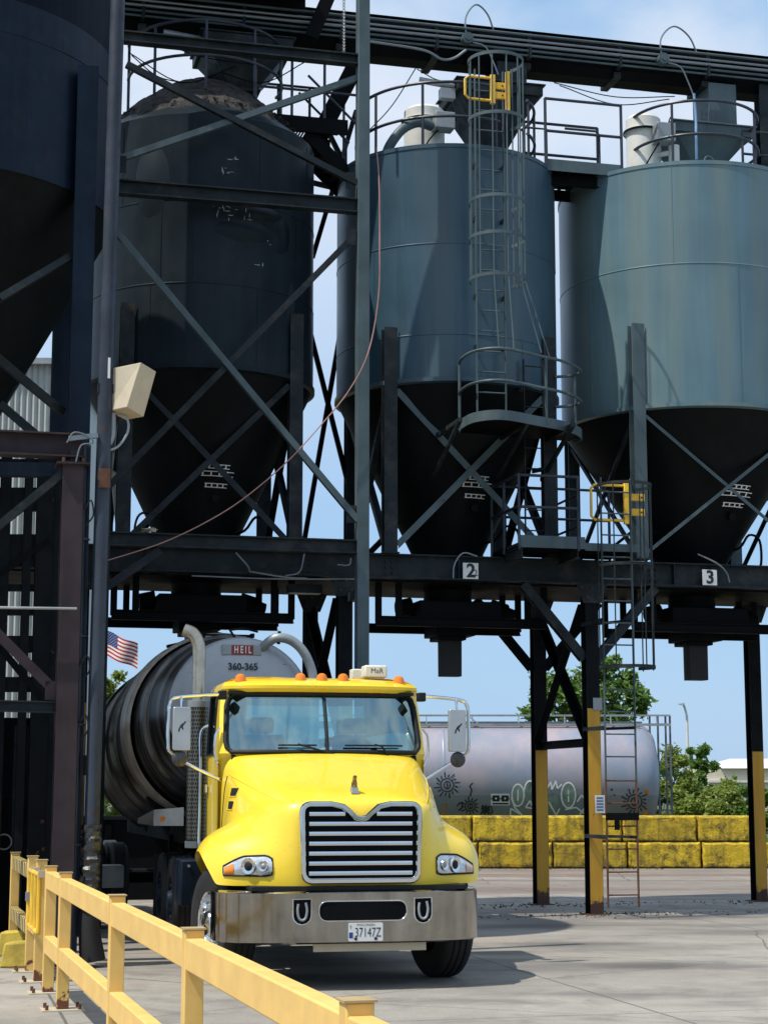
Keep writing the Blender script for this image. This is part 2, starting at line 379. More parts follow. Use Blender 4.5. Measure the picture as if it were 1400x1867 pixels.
for u in US:
    for v in (0, VB):
        pm = MB().ibeam((u, v, .012), (u, v, ZB0), .2, .2, .016, (0, 1, 0)).part('post', M['post'], fr)
        MB().box((u - .17, v - .17, 0), (u + .17, v + .17, .012)).part('base_plate', M['rust'], fr, pm)
        zt = 2.90 if v == 0 else 2.35
        MB().bar((u, v - .1025, .013), (u, v - .1025, zt), .19, .004, (0, -1, 0)).part('painted_band', M['band_y'], fr, pm)
# bracing: knee braces in the front and rear rows, crossed braces between each pair of posts
for u in US[1:-2]:
    for v in (0, VB):
        for s in ((-1, 1) if u == -.05 else ()):
            MB().ibeam((u + s * .1, v, 3.62), (u + s * 1.02, v, ZB0 - .02), .13, .13, .012, (0, -1, 0)).part('knee_brace', M['steel'] if v == 0 else M['black'], fr)
    MB().angle((u - .03, .1, 4.45), (u - .03, VB - .1, 2.5), .12, .012, (1, 0, 0)).part('cross_brace', M['black'], fr)
    MB().angle((u + .03, .1, 2.5), (u + .03, VB - .1, 4.45), .12, .012, (1, 0, 0)).part('cross_brace', M['black'], fr)
    MB().ibeam((u, .1, 2.42), (u, VB - .1, 2.42), .11, .12, .012).part('tie_bar', M['black'], fr)
for u in US[1:-1]:      # bolted gussets where posts meet the beams
    for v, sg in ((0, -1), (VB, -1)):
        gp = MB().prism([(-.24, 4.695), (.24, 4.695), (.13, 4.42), (-.13, 4.42)], lambda x, z, d: Vec((u + x, v + sg * (.103 + d), z)), 0, .012).part('gusset', M['steel'], fr)
        mb = MB()
        for dx, z in ((-.16, 4.64), (.16, 4.64), (-.08, 4.5), (.08, 4.5), (0, 4.64)): mb.cyl((u + dx, v + sg * .115, z), (u + dx, v + sg * .135, z), .017, n=6)
        mb.each('bolt', M['rust'], fr, gp)
mb = MB()      # loose cables hung along the front beam
for a, b, sag in (((430, 1008), (455, 1042), .05), ((555, 1010), (520, 1050), .1), ((640, 1018), (615, 1030), .05), ((455, 1042), (560, 1055), .03)):
    p, r_ = G(*a, -.14), G(*b, -.14); m_ = (p + r_) / 2 + Vec((.06, -.03, -sag)); mb.tube(bez([p, m_, r_], 10), .012, 6)
p = G(826, 1055, -.16); mb.tube(bez([p, p + Vec((.02, 0, .2)), p + Vec((.15, 0, .37)), p + Vec((.36, 0, .33))], 14), .012, 6)
p = G(1330, 1062, -.16); mb.tube(bez([p, p + Vec((-.05, 0, .15)), p + Vec((-.2, 0, .28)), p + Vec((-.45, .1, .42))], 14), .012, 6)
mb.each('cable', M['conduit'], fr)
a, b = G(350, 1050, -.13), G(660, 1056, -.13); MB().tube(bez([a, (a + b) / 2 + Vec((0, 0, -.02)), b], 10), .011, 6).part('cable', M['conduit'], fr)
p = G(555, 1074, .3); mb = MB(); mb.box((p.x - .24, .22, p.z - .06), (p.x + .24, .4, p.z + .06)); mb.m = 1
mb.box((p.x - .22, .25, p.z - .075), (p.x + .22, .37, p.z - .0605))
solo(mb, 'strip_light', 'dark unlit strip light under the beam above the truck cab', 'light fixture', [M['steel'], M['beige']], (p.x, .3, p.z))
# number signs
for nme, px, lab in (('2', 858, 'white sign with a torn black number 2 on the main beam'), ('3', 1294, 'white sign with black number 3 on the main beam')):
    c = G(px, 1041 if nme == '2' else 1053, -.125)
    t_ = thing('number_sign', lab, 'sign', (c.x, c.y, c.z - .11), group='number signs on the main beam')
    MB().box((c.x - .115, c.y, c.z - .115), (c.x + .115, c.y + .012, c.z + .115)).part('plate', M['sign'], t_, bevel=.003)
    mb = MB(); mb.text(nme, .27, (c.x + .005, c.y - .003, c.z - .005), (1, 0, 0), (0, 0, 1), bold=.008)
    if nme == '2': mb.text('2', .13, (c.x + .075, c.y - .0035, c.z - .03), (1, .0, .1), (-.1, 0, 1))
    mb.part('numeral', M['text'], t_, smooth=0)

# ------------------------------------------------------------------ silos
def silo_roof_rail(c, r, a0, a1, z, label, posts):
    t_ = thing('curved_guardrail', label, 'guardrail', (c[0], c[1], z), group='curved guardrails on the silo roofs')
    for nm, h in (('top_rail', 1.05), ('mid_rail', .52)):
        MB().tube(arc(c, r, a0, a1, 28, z + h), .024, 8).part(nm, M['rail'], t_)
    for a in posts:
        p = Vec((c[0] + r * math.cos(R(a)), c[1] + r * math.sin(R(a)), z))
        MB().tube([p, p + Vec((0, 0, 1.05))], .022, 8).part('post', M['rail'], t_)
def silo(u, vc, r, ztop, zrim, legh, ms, label, roofh=.22, rbot=.42, scrape=False, seams=(), brace_w=.075, zbot=4.98):
    s = thing('storage_silo', label, 'silo', (u, vc, ZB1), group='silos in the row above the truck lane')
    prof = [(r, zrim - .02)]
    for z in seams: prof += [(r, z - .012), (r + .007, z - .004), (r + .007, z + .004), (r, z + .012)]
    prof += [(r, ztop - .06), (r + (0 if scrape else .012), ztop - .06), (r + (0 if scrape else .012), ztop)]
    MB().lathe(prof, (u, vc, 0), 96).part('shell', ms, s, smooth=30)
    MB().lathe([(r + (0 if scrape else .01), ztop + .001), (.5, ztop + roofh), (.0, ztop + roofh + .02)], (u, vc, 0), 64).part('roof', ms, s)
    rs = random.Random(int(u * 100))
    zz = [zrim] + list(seams) + [ztop - .06]
    for i in range(len(zz) - 1):      # vertical plate welds, staggered from course to course
        for a_ in [R(-160 + 55 * k + rs.uniform(0, 50)) for k in range(3)]:
            ca_, sa_ = math.cos(a_), math.sin(a_); MB().bar((u + (r + .001) * ca_, vc + (r + .001) * sa_, zz[i] + .02), (u + (r + .001) * ca_, vc + (r + .001) * sa_, zz[i + 1] - .02), .012, .008, (ca_, sa_, 0)).part('plate_weld', ms, s)
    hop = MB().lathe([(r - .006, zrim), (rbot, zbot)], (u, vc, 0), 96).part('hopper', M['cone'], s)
    MB().lathe([(r - .01, zrim + .03), (r + .03, zrim + .03), (r + .03, zrim - .03), (r - .03, zrim - .05)], (u, vc, 0), 96).part('rim_ring', ms, s)
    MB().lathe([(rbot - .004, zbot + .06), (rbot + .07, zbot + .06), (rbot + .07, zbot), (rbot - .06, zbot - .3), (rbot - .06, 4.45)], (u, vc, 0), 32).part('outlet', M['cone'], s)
    k = (r + .03) * math.sqrt(.5)
    cs = {}
    for sx in (-1, 1):
        for sy in (-1, 1):
            p = Vec((u + sx * k, vc + sy * k, 0)); cs[sx, sy] = p
            lg = MB().ibeam(p + Vec((0, 0, ZB1)), p + Vec((0, 0, legh)), .19, .19, .014, (0, 1, 0)).part('leg', M['steel2'] if ms == M['silo_c'] else M['steel'], s)
            MB().box((p.x - .12, p.y - .12, ZB1 - .001), (p.x + .12, p.y + .12, ZB1 + .018)).part('foot_plate', M['steel'], s, lg)
    zb, zt = ZB1 + .12, zrim - .12
    bm = M['steel2'] if ms != M['silo_a'] else M['steel']
    for (a, b, n_) in (((-1, -1), (1, -1), (0, -1, 0)), ((-1, 1), (1, 1), (0, 1, 0)), ((-1, -1), (-1, 1), (-1, 0, 0)), ((1, -1), (1, 1), (1, 0, 0))):
        nv = Vec(n_); d = (cs[b] - cs[a]).normalized() * .1
        for w_, x in ((.012, (a, b)), (-.012, (b, a))):
            p0 = cs[x[0]] + (d if x[0] == a else -d) + Vec((0, 0, zb)) + nv * (.05 + w_); p1 = cs[x[1]] + (d if x[1] == a else -d) + Vec((0, 0, zt)) + nv * (.05 + w_)
            MB().angle(p0, p1, brace_w, .008, n_).part('brace', bm if n_ == (0, -1, 0) else M['steel'], s)
    # slide gate slung under the beams, with the discharge chute
    g = MB(); z0 = 4.08
    for dv in (-.75, .45): g.ibeam((u - 1.28, vc + dv, z0 + .06), (u + 1.28, vc + dv, z0 + .06), .1, .14)
    for du in (-1.25, -.95, 1.0, 1.25):
        g.bar((u + du, vc - .75, z0 + .05), (u + du, vc - .75, 4.72), .09, .05)
        g.bar((u + du, vc + .45, z0 + .05), (u + du, vc + .45, 4.72), .09, .05)
    gf = g.part('slide_gate', M['black'], s)
    g = MB(); g.box((u - .62, vc - .7, z0 + .13), (u + .62, vc + .4, 4.46)); g.box((u - .30, vc - .45, z0 - .10), (u + .30, vc + .25, z0 + .12)); g.box((u - .24, vc - .36, z0 - .16), (u + .18, vc + .16, z0 - .1))
    g.part('gate_housing', M['black'], s, gf, bevel=.012)
    MB().tube([(u + .62, vc - .2, z0 + .30), (u + .86, vc - .2, z0 + .27), (u + .861, vc - .2, z0 + .27), (u + .98, vc - .2, z0 + .25)], [.17, .13, .09, .07], 12).part('gate_motor', M['black'], s, gf)
    g = MB(); g.cyl((u - .62, vc - .2, z0 + .32), (u - .84, vc - .2, z0 + .30), .15, .12, 12); g.part('gate_motor', M['black'], s, gf)
    ch = MB().prism([(-.15, -.12), (.15, -.12), (.17, 0), (.15, .12), (-.15, .12), (-.17, 0)], lambda x, y, d: Vec((u + x * (1 - .04 * d), vc - .1 + y, z0 - .16 - d)), 0, .52).part('chute', M['rubber'], s)
    ah = MB(); ah.tube(bez([(u + .40, vc - .3, 5.35), (u + .62, vc - .45, 5.42), (u + .78, vc - .45, 5.62), (u + .98, vc - .4, 5.55), (u + 1.02, vc - .35, 5.2), (u + .85, vc - .5, 5.08)], 22), .02, 6); ah.part('air_hose', M['black'], s)
    ah = MB(); ah.tube(bez([(u - .55, vc - .4, 5.55), (u - .85, vc - .45, 5.62), (u - .95, vc - .45, 5.4), (u - .9, vc - .45, 5.08)], 16), .018, 6); ah.part('air_hose', M['black'], s)
    # stencilled warning panel on the hopper
    zc = 6.05; zs = ZB1
    def hp(a, z):
        rr = rbot + (r - .006 - rbot) * (z - zbot) / (zrim - zbot) + .012
        return Vec((u + rr * math.cos(a), vc + rr * math.sin(a), z))
    wl = MB(); a0 = R(-90) + .12 + (.0 if u < -4 else .04 if u < 0 else .10)
    for da0, da1, z1, z2 in ((-.16, .2, 5.95, 6.01), (-.22, .26, 6.10, 6.17), (-.13, .18, 6.20, 6.26)):
        for lo, hi in ((z1, z1 + .012), (z2 - .012, z2)): wl.grid([[hp(a0 + da0 + (da1 - da0) * i / 8, z) for i in range(9)] for z in (lo, hi)])
        for i in range(4):
            aa = a0 + da0 + (da1 - da0) * (i + .1) / 4; wl.grid([[hp(aa, z), hp(aa + .022, z)] for z in (z1, z2)])
    wl.part('stencilled_warning', M['wtext'], s)
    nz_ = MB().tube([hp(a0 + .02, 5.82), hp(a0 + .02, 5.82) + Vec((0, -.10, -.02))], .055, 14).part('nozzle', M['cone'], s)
    return s
S1 = silo(-5.62, 1.17, 1.66, 11.15, 7.52, 8.44, M['silo_a'], 'dusty old black silo with a dented side and caked dust on its cone roof', roofh=.95, brace_w=.085, seams=(8.7, 9.9), scrape=True)
S2 = silo(-1.85, 1.17, 1.67, 11.05, 7.54, 8.33, M['silo_b'], 'blue-green silo with the caged ladder running up its side', seams=(8.2, 9.55), brace_w=.095)
S3 = silo(2.06, 1.15, 1.95, 11.03, 7.32, 8.57, M['silo_c'], 'pale green sunlit silo above the sign with number 3', seams=(9.45,), brace_w=.05)
# dents and scraped spots of the old silo
def shell_pt(u, vc, r, a, z, off=.006): return Vec((u + (r + off) * math.cos(a), vc + (r + off) * math.sin(a), z))
mb = MB(); rd = random.Random(5)
for px, py, n_, sx, sy in ((405, 322, 5, 7, 6), (400, 388, 9, 24, 8), (388, 375, 6, 8, 14), (432, 412, 8, 22, 7), (484, 440, 3, 5, 6), (465, 485, 3, 8, 3), (415, 296, 3, 10, 2), (445, 398, 4, 5, 10)):
    for i in range(n_):
        q_ = G(px + rd.gauss(0, sx * .6), py + rd.gauss(0, sy * .6), -.3); a = -PI / 2 + (q_.x + 5.62) / 1.66 * 1.05
        w_, h_ = (rd.uniform(.02, .07), rd.uniform(.004, .010)) if i % 3 else (rd.uniform(.006, .012), rd.uniform(.03, .06))
        mb.add([shell_pt(-5.62, 1.17, 1.66, a + x, q_.z + y, .004) for x, y in ((0, 0), (w_ * .6, -h_ * .6), (w_, h_ * .2), (w_ * .5, h_))], [(0, 1, 2, 3)])
mb.part('paint_scrape', M['galv'], S1, smooth=0)
mb = MB()      # crumpled dents: shallow pushed-out lens-shaped plates
for px, py, rx, rz in ((480, 395, .34, .12), (440, 430, .5, .18), (515, 430, .2, .3), (545, 560, .14, .45), (275, 330, .3, .6)):
    q_ = G(px, py, -.2); ac = -PI / 2 + (q_.x + 5.62) / 1.66 * 1.05; rows = []
    for i in range(9):
        rows.append([shell_pt(-5.62, 1.17, 1.66, ac + rx / 1.66 * (j / 4 - 1), q_.z + rz * (i / 4 - 1), -.012 + .06 * max(0, 1 - (i / 4 - 1) ** 2 - (j / 4 - 1) ** 2) * (1 if (i + j) % 2 else .85)) for j in range(9)])
    mb.grid(rows)
mb.part('dent', M['silo_a'], S1, smooth=180)
# caked dust crust on the roof of the old silo
q = N('caked_dust'); a = q.noise(9, 8, .75); q.color(q.mix(q.ramp(a, .4, .62), (.016, .015, .014), (.085, .073, .066))); q.b.inputs['Roughness'].default_value = .95; q.bump(a, .9, .05)
M['crust'] = q.m
mb = MB(); rd = random.Random(3); rows = []
for i in range(14):
    f = i / 13; row = []
    for k in range(90):
        a = 2 * PI * k / 90; rr = .45 + (1.40 + .08 * math.sin(a * 5) + .05 * math.sin(a * 13 + 1) + .03 * math.sin(a * 31) - .45 - .30 * max(0, math.cos(a)) ** 2) * f
        z = 11.15 + .95 * (1 - (rr - .5) / 1.18) + .09 * max(0, math.sin(f * PI)) ** .4 + (rd.uniform(0, .035) if 0 < i < 13 else -.03) * (1 if f > .55 else .3)
        row.append(Vec((-5.62 + rr * math.cos(a), 1.17 + rr * math.sin(a), z)))
    rows.append(row)
mb.grid(rows, True)
for i in range(700):
    a = rd.uniform(PI * .9, 2 * PI * 1.0); rr = rd.uniform(.95, 1.42); z = 11.15 + .95 * (1 - (rr - .5) / 1.18) + .04; sz = rd.uniform(.015, .05)
    c = Vec((-5.62 + rr * math.cos(a), 1.17 + rr * math.sin(a), z)); mb.add([c + Vec((rd.uniform(-1, 1), rd.uniform(-1, 1), rd.uniform(-.6, 1))) * sz for _ in range(4)], [(0, 1, 2), (0, 2, 3), (0, 3, 1), (1, 3, 2)])
mb.part('dust_crust', M['crust'], S1, smooth=20)
silo_roof_rail((-5.6, 1.17), 1.15, 175, 372, 11.72, 'curved guardrail round the dusty roof of the black silo', (180, 222, 262, 300, 340))
silo_roof_rail((-1.85, 1.17), 1.38, 165, 290, 11.06, 'curved guardrail on the blue-green silo roof, left of the ladder cage', (170, 205, 240, 287))
silo_roof_rail((-1.85, 1.17), 1.38, 318, 372, 11.06, 'short curved guardrail on the blue-green silo roof, right of the ladder cage', (320, 345, 370))
silo_roof_rail((2.02, .55), 1.0, 175, 372, 11.06, 'curved guardrail on the pale green silo roof', (176, 228, 316, 355))
# ------------------------------------------------------------------ overhead conveyor, hoppers, filters
VC = 1.15
cv = thing('overhead_conveyor', 'long dark trough conveyor with conduits running above the silo tops', 'conveyor', (-2, VC, 12.9))
mb = MB(); mb.prism([(-.28, 13.3), (-.28, 13.02), (-.16, 12.9), (.16, 12.9), (.28, 13.02), (.28, 13.3)], lambda x, y, d: Vec((d, VC + x, y)), -10.5, 7.5); mb.part('trough', M['black'], cv)
mb = MB(); mb.box((-10.5, VC - .40, 13.302), (7.5, VC + .40, 13.33)); mb.bar((-10.5, VC - .39, 13.36), (7.5, VC - .39, 13.36), .03, .08)
mb.ibeam((-10.5, VC - .2, 13.43), (7.5, VC - .2, 13.43), .12, .2); mb.part('cover', M['black'], cv)
for i, (dv, z, r_) in enumerate(((-.44, 13.20, .026), (-.46, 13.27, .02), (-.43, 13.12, .02), (-.41, 13.05, .018), (-.47, 13.36, .022))):
    MB().tube([(-10.3, VC + dv, z), (7.4, VC + dv, z)], r_, 8).part('conduit', M['conduit'] if i < 2 else M['steel2'], cv)
mb = MB()
for i in range(12): u = -9.6 + i * 1.5; mb.bar((u, VC - .36, 13.0), (u, VC - .36, 13.40), .04, .2, (0, 1, 0)); mb.box((u - .06, VC - .3, 12.98), (u + .06, VC + .3, 12.9 - .012))
mb.each('hanger', M['steel'], cv)
for px in (850, 1208):
    p = G(px, 95 if px < 1000 else 172, VC - .46); q_ = G(px + (52 if px < 1000 else 65), 60 if px < 1000 else 110, VC - .3)
    z = 13.4; w_ = q_.x - p.x
    MB().tube(bez([(p.x, VC - .46, 13.2), (p.x, VC - .45, 13.55), (p.x + w_ * .35, VC - .4, 13.80), (p.x + w_ * .75, VC - .35, 13.68), (p.x + w_, VC - .3, 13.38)], 24), .014, 8).part('flexible_conduit', M['conduit'], cv)
    mb = MB(); mb.cyl((p.x, VC - .42, 13.18), (p.x, VC - .56, 13.18), .09, n=14); mb.cyl((p.x, VC - .56, 13.18), (p.x, VC - .58, 13.18), .05, n=12); mb.part('junction_box', M['steel2'], cv)
    mb = MB(); mb.tube(bez([(p.x + .1, VC - .46, 13.15), (p.x + .3, VC - .5, 13.08), (p.x + .42, VC - .5, 12.85), (p.x + .5, VC - .5, 12.65)], 10), .012, 6); mb.part('cable', M['conduit'], cv)
p = G(672, 70, VC - .45); mb = MB()
mb.tube(bez([G(675, 75, VC - .46), G(770, 90, VC - .46), G(805, 107, VC - .47), G(828, 105, VC - .47), G(850, 90, VC - .46)], 20), .02, 6); mb.part('loose_conduit', M['conduit'], cv)
mb = MB()
for (x0, y0), (x1, y1), sag in (((1010, 150), (1230, 175), .12), ((1020, 155), (1220, 180), .2), ((760, 125), (830, 150), .06), ((670, 240), (760, 120), .1)):
    a, b = G(x0, y0, VC - .2), G(x1, y1, VC - .2); mb.tube(bez([a, (a + b) / 2 + Vec((0, 0, -sag)), b], 12), .009, 5)
mb.each('hanging_wire', M['black'], cv)
def hopper(u, label, m, zt=12.42, zb=11.55, wt=.62, box=True, neck=11.1):
    t_ = thing('transfer_hopper', label, 'hopper', (u, VC, neck), group='hoppers between conveyor and silos')
    mb = MB(); v0, v1 = VC - .5, VC + .5; wb = .20
    top = [Vec((u - wt, v0, zt)), Vec((u + wt, v0, zt)), Vec((u + wt, v1, zt)), Vec((u - wt, v1, zt))]
    bot = [Vec((u - wb, VC - .22, zb)), Vec((u + wb, VC - .22, zb)), Vec((u + wb, VC + .22, zb)), Vec((u - wb, VC + .22, zb))]
    mb.hexa(bot + top); mb.part('funnel', m, t_)
    mb = MB(); mb.box((u - wt - .06, v0 - .06, zt + .001), (u + wt + .06, v1 + .06, zt + .16)); mb.box((u - wt - .10, v0 - .09, zt + .161), (u + wt + .10, v1 + .09, zt + .185)); mb.part('flange', m, t_, bevel=.006)
    mb = MB(); mb.box((u + .02, VC - .32, zt + .186), (u + .5, VC + .3, 12.96)); mb.part('drop_box', m, t_, bevel=.006)
    mb = MB(); mb.box((u - .24, VC - .26, zb - .05), (u + .24, VC + .26, zb - .001)); mb.box((u - .2, VC - .22, neck), (u + .2, VC + .22, zb - .051)); mb.part('neck', m, t_)
    mb = MB(); mb.cyl((u - wt - .07, VC - .35, zt + .10), (u - wt - .62, VC - .35, zt + .15), .05, n=12); mb.box((u - wt - .3, VC - .42, zt - .12), (u - wt - .07, VC - .28, zt + .04)); mb.part('gate_cylinder', M['galv'], t_)
    return t_
hopper(-1.12, 'dark green hopper under the conveyor behind the ladder cage', M['steel'], zt=12.35)
hopper(2.42, 'grey-green flanged hopper above the pale green silo', M['steel2'], zt=12.0, zb=11.5)
hopper(-5.05, 'dark hopper under the conveyor above the dusty silo', M['steel'], zt=12.7, zb=12.15, neck=11.6)
p = G(1265, 170, .35); q_ = G(1270, 290, .35)
solo(MB().tube(bez([p, p + Vec((.02, 0, -.4)), q_ + Vec((-.02, -.05, .4)), q_], 16), .022, 8), 'air_hose', 'light blue hose hanging down the hopper above the pale green silo', 'hose', paint('blue_hose', (.18, .30, .48), .5), p)
def dustfilter(u, v, label, r=.3, z0=11.2, h=1.0, box=True):
    t_ = thing('dust_filter', label, 'dust filter', (u, v, z0), group='white dust filters on the silo roofs')
    b = MB().lathe([(r, z0 - .1), (r, z0 + h * .72), (r + .03, z0 + h * .72), (r + .03, z0 + h * .76), (r, z0 + h * .76)], (u, v, 0), 32).part('body', M['white'], t_)
    MB().lathe([(r, z0 + h * .761), (r, z0 + h * .94), (r * .8, z0 + h), (.0, z0 + h + .02)], (u, v, 0), 32).part('cap', M['white'], t_)
    MB().lathe([(r + .031, z0 + h * .715), (r + .045, z0 + h * .72), (r + .045, z0 + h * .75), (r + .031, z0 + h * .755)], (u, v, 0), 32).part('clamp_ring', M['black'], t_)
    MB().box((u + r * .1, v - r - .24, z0 + h * .45), (u + r * .1 + .3, v - r + .02, z0 + h * .75)).part('control_box', M['galv'], t_, bevel=.01)
    mb = MB(); mb.tube(bez([(u + .1, v - r - .1, z0 + h * .45), (u - .05, v - r - .12, z0 + .2), (u - .15, v - r - .05, z0)], 10), .012, 6)
    mb.tube(bez([(u + .25, v - r - .1, z0 + h * .75), (u + .32, v - r - .1, z0 + h * .9), (u + .42, v - r, z0 + h * .7)], 10), .010, 6); mb.each('cable', M['black'], t_)
    return t_
p = G(775, 215, .8); dustfilter(p.x, .85, 'white dust filter drum on the blue-green silo roof', r=.31, h=.85)
p = G(1175, 250, .6); d_ = dustfilter(p.x, .65, 'tall white dust filter drum on the pale green silo roof', r=.27, h=.98)
p = G(1228, 255, .3); mb = MB(); mb.cyl((p.x, .3, 11.35), (p.x, .3, 11.62), .085, n=16); mb.cyl((p.x, .3, 11.2), (p.x, .3, 11.35), .02, n=8); mb.cyl((p.x - .3, .5, 11.5), (p.x - .08, .3, 11.5), .04, n=8); mb.part('air_tank', M['white'], d_)
p = G(705, 262, .35)
solo(MB().tube(bez([(p.x - .05, .25, 11.0), (p.x + .02, .22, 11.2), (p.x + .2, .2, 11.45), (p.x + .45, .25, 11.6), (p.x + .7, .4, 11.62)], 18), .075, 12), 'vent_elbow', 'fat dark elbow pipe curving over the roof edge of the blue-green silo', 'pipe', M['steel2'], (p.x, .3, 11.0))
# ------------------------------------------------------------------ caged ladder up the blue-green silo
def rungs(mb, a, b, z0, z1, step, v, r_=.011):
    z = z0
    while z < z1: mb.tube([(a, v, z), (b, v, z)], r_, 6); z += step
a, b = G(869, 600, -.62).x, G(921, 600, -.62).x; ZL = 6.83
ld = thing('caged_ladder', 'grey caged ladder climbing the front of the blue-green silo', 'ladder', ((a + b) / 2, -.62, ZL))
for x in (a, b): MB().bar((x, -.62, ZL), (x, -.62, 12.15), .05, .014, (1, 0, 0)).part('stringer', M['steel2'], ld)
mb = MB(); rungs(mb, a, b, ZL + .2, 12.1, .30, -.62); mb.each('rung', M['steel2'], ld)
mb = MB()
for z in (7.0, 8.0, 8.75, 9.9, 10.7):
    for x in (a, b): mb.bar((x, -.62, z), (x, -.45, z), .02, .06)
mb.each('bracket', M['steel'], ld)
cc_ = (G(908, 400, -1.0).x, -.95); HZ = (8.884, 9.49, 10.03, 11.25, 12.14)
for z in HZ: MB().sweep(arc(cc_, .40, 140, 400, 26, z), [(-.005, -.024), (.005, -.024), (.005, .024), (-.005, .024)]).part('hoop', M['steel2'], ld)
for a_ in (150, 185, 215, 245, 275, 305, 335, 370, 395):
    c, s = math.cos(R(a_)), math.sin(R(a_)); x, y = cc_[0] + .392 * c, cc_[1] + .392 * s
    lo = Vec((x, y, 8.87))
    pts = [Vec((x, y, 12.16)), lo]
    if 240 < a_ < 340: pts.append(Vec((cc_[0] + .392 * c * (1.0 + .55 * (a_ > 290)) + (a_ > 300) * .12, cc_[1] + .60 * s, 7.75)))
    MB().tube(pts, .0105, 6).part('cage_bar', M['steel2'], ld)
# landing halfway up
pl_px = ((838, 772, -.55), (843, 768, -.85), (862, 763, -1.25), (895, 758, -1.5), (930, 759, -1.52), (985, 768, -1.25), (1025, 775, -1.05), (1052, 783, -.75), (1060, 788, -.45), (1045, 790, -.2))
out = [Vec((G(x, y, v).x, v, 0)) for x, y, v in pl_px]; edge = bez(out, 36)
ln = thing('ladder_landing', 'curved steel landing with round rails halfway up the blue-green silo', 'platform', (G(930, 770, -.9).x, -.9, ZL - .1))
mb = MB(); poly = [(p.x, p.y) for p in edge] + [(edge[-1].x, -.05), (edge[0].x, -.3)]
mb.prism(poly, lambda x, y, d: Vec((x, y, d)), ZL - .03, ZL - .012); mb.part('floor', M['black'], ln, smooth=0)
MB().sweep([Vec((p.x, p.y, ZL - .015)) for p in edge], [(-.008, -.07), (.008, -.07), (.008, .07), (-.008, .07)]).part('kick_plate', M['steel2'], ln)
for nm, h in (('top_rail', .92), ('mid_rail', .47)): MB().tube([Vec((p.x, p.y, ZL + h)) for p in edge] + [Vec((edge[-1].x - .25, -.15, ZL + h - .02))], .022, 8).part(nm, M['steel2'], ln)
for i in (0, 21, 35): p = edge[i]; MB().tube([(p.x, p.y, ZL - .05), (p.x, p.y, ZL + .92)], .022, 8).part('rail_post', M['steel2'], ln)
mb = MB()
for x, vv in ((-2.35, -.45), (-1.4, -.55), (-.72, -.5)): mb.bar((x, vv - .75, ZL - .05), (x, .1, ZL - .6), .05, .05); mb.bar((x, vv - .8, ZL - .045), (x, 0.0, ZL - .045), .05, .06)
mb.each('support_arm', M['steel'], ln)
# lower ladder between landing and beam level
a, b = G(956, 800, -.42).x, G(991, 800, -.42).x
l2 = thing('straight_ladder', 'thin dark uncaged ladder from the curved landing down to the railed walkway', 'ladder', ((a + b) / 2, -.42, 5.2))
for x in (a, b): MB().bar((x, -.42, 5.2), (x, -.42, 7.9), .04, .014, (1, 0, 0)).part('stringer', M['steel'], l2)
mb = MB(); rungs(mb, a, b, 5.4, 7.85, .30, -.42, .01); mb.each('rung', M['steel'], l2)
mb = MB(); mb.bar((a, -.42, 7.45), (a - .1, -.2, 7.45), .03, .06); mb.bar((b, -.42, 6.3), (b - .1, -.2, 6.3), .03, .06); mb.each('bracket', M['steel'], l2)
# walkway on the beam
ZP = 5.16; u0, u1, u2 = G(947, 1000, -.92).x, G(1055, 1000, -.92).x, G(1168, 1000, -.92).x
wk = thing('railed_walkway', 'small dark walkway with pipe rails on the main beam between the silos', 'platform', ((u0 + u2) / 2, -.4, ZB1))
mb = MB(); mb.box((u0, -.9, ZP - .05), (u2, .3, ZP)); mb.part('floor', M['black'], wk)
mb = MB(); mb.box((u0, -.915, ZP - .07), (u1 + .1, -.901, ZP + .10)); mb.box((u1 + .1, -.915, ZP - .09), (u2, -.901, ZP + .02)); mb.part('kick_plate', M['steel2'], wk)
mb = MB()
for x in (u0 + .05, u1, u2 - .1): mb.ibeam((x, -.88, ZP - .13), (x, -.12, ZP - .13), .08, .14)
mb.each('joist', M['steel'], wk)
for nm, h in (('top_rail', .95), ('mid_rail', .50)):
    MB().tube([(u0 - .02, .25, ZP + h), (u0 - .02, -.86, ZP + h), (u0 + .03, -.91, ZP + h), (u1, -.91, ZP + h)], .022, 8).part(nm, M['rail'], wk)
    MB().tube([(u0 - .02, .28, ZP + h + .03), (u2, .28, ZP + h + .03)], .02, 8).part(nm, M['rail'], wk)
    MB().tube([(u1, -.91, ZP + h - .25), (u1 + .02, .26, ZP + h - .25)], .018, 8).part(nm, M['rail'], wk)
for x, v in ((u0, -.91), (u0 - .02, -.3), (u0 - .02, .28), (u1, -.91), (u1, .28), (u2, .28)): MB().tube([(x, v, ZP - .1), (x, v, ZP + .97)], .022, 8).part('rail_post', M['rail'], wk)
# caged ladder from the yard
VL = -.93; a, b = G(1088, 1640, -.5).x, G(1143, 1640, -.5).x
l3 = thing('yard_ladder', 'rusty-footed caged ladder from the yard up to the railed walkway', 'ladder', ((a + b) / 2, VL, .15))
for x in (a, b):
    mb = MB(); mb.bar((x, VL, 1.9), (x, VL, 6.12), .045, .014, (1, 0, 0)); mb.m = 1; mb.bar((x, VL, .15), (x, VL, 1.899), .045, .014, (1, 0, 0)); mb.part('stringer', [M['steel2'], M['rust']], l3)
mb = MB(); rungs(mb, a, b, 2.2, 6.0, .31, VL); mb.each('rung', M['steel2'], l3)
mb = MB(); rungs(mb, a, b, .32, 2.15, .31, VL); mb.each('rung', M['rust'], l3)
mb = MB(); mb.box((a - .02, VL - .03, 1.33), (b + .02, VL - .015, 1.43)); mb.box((a + .1, VL - .05, 1.2), (a + .17, VL - .031, 1.33)); mb.part('locking_bar', M['black'], l3)
mb = MB()
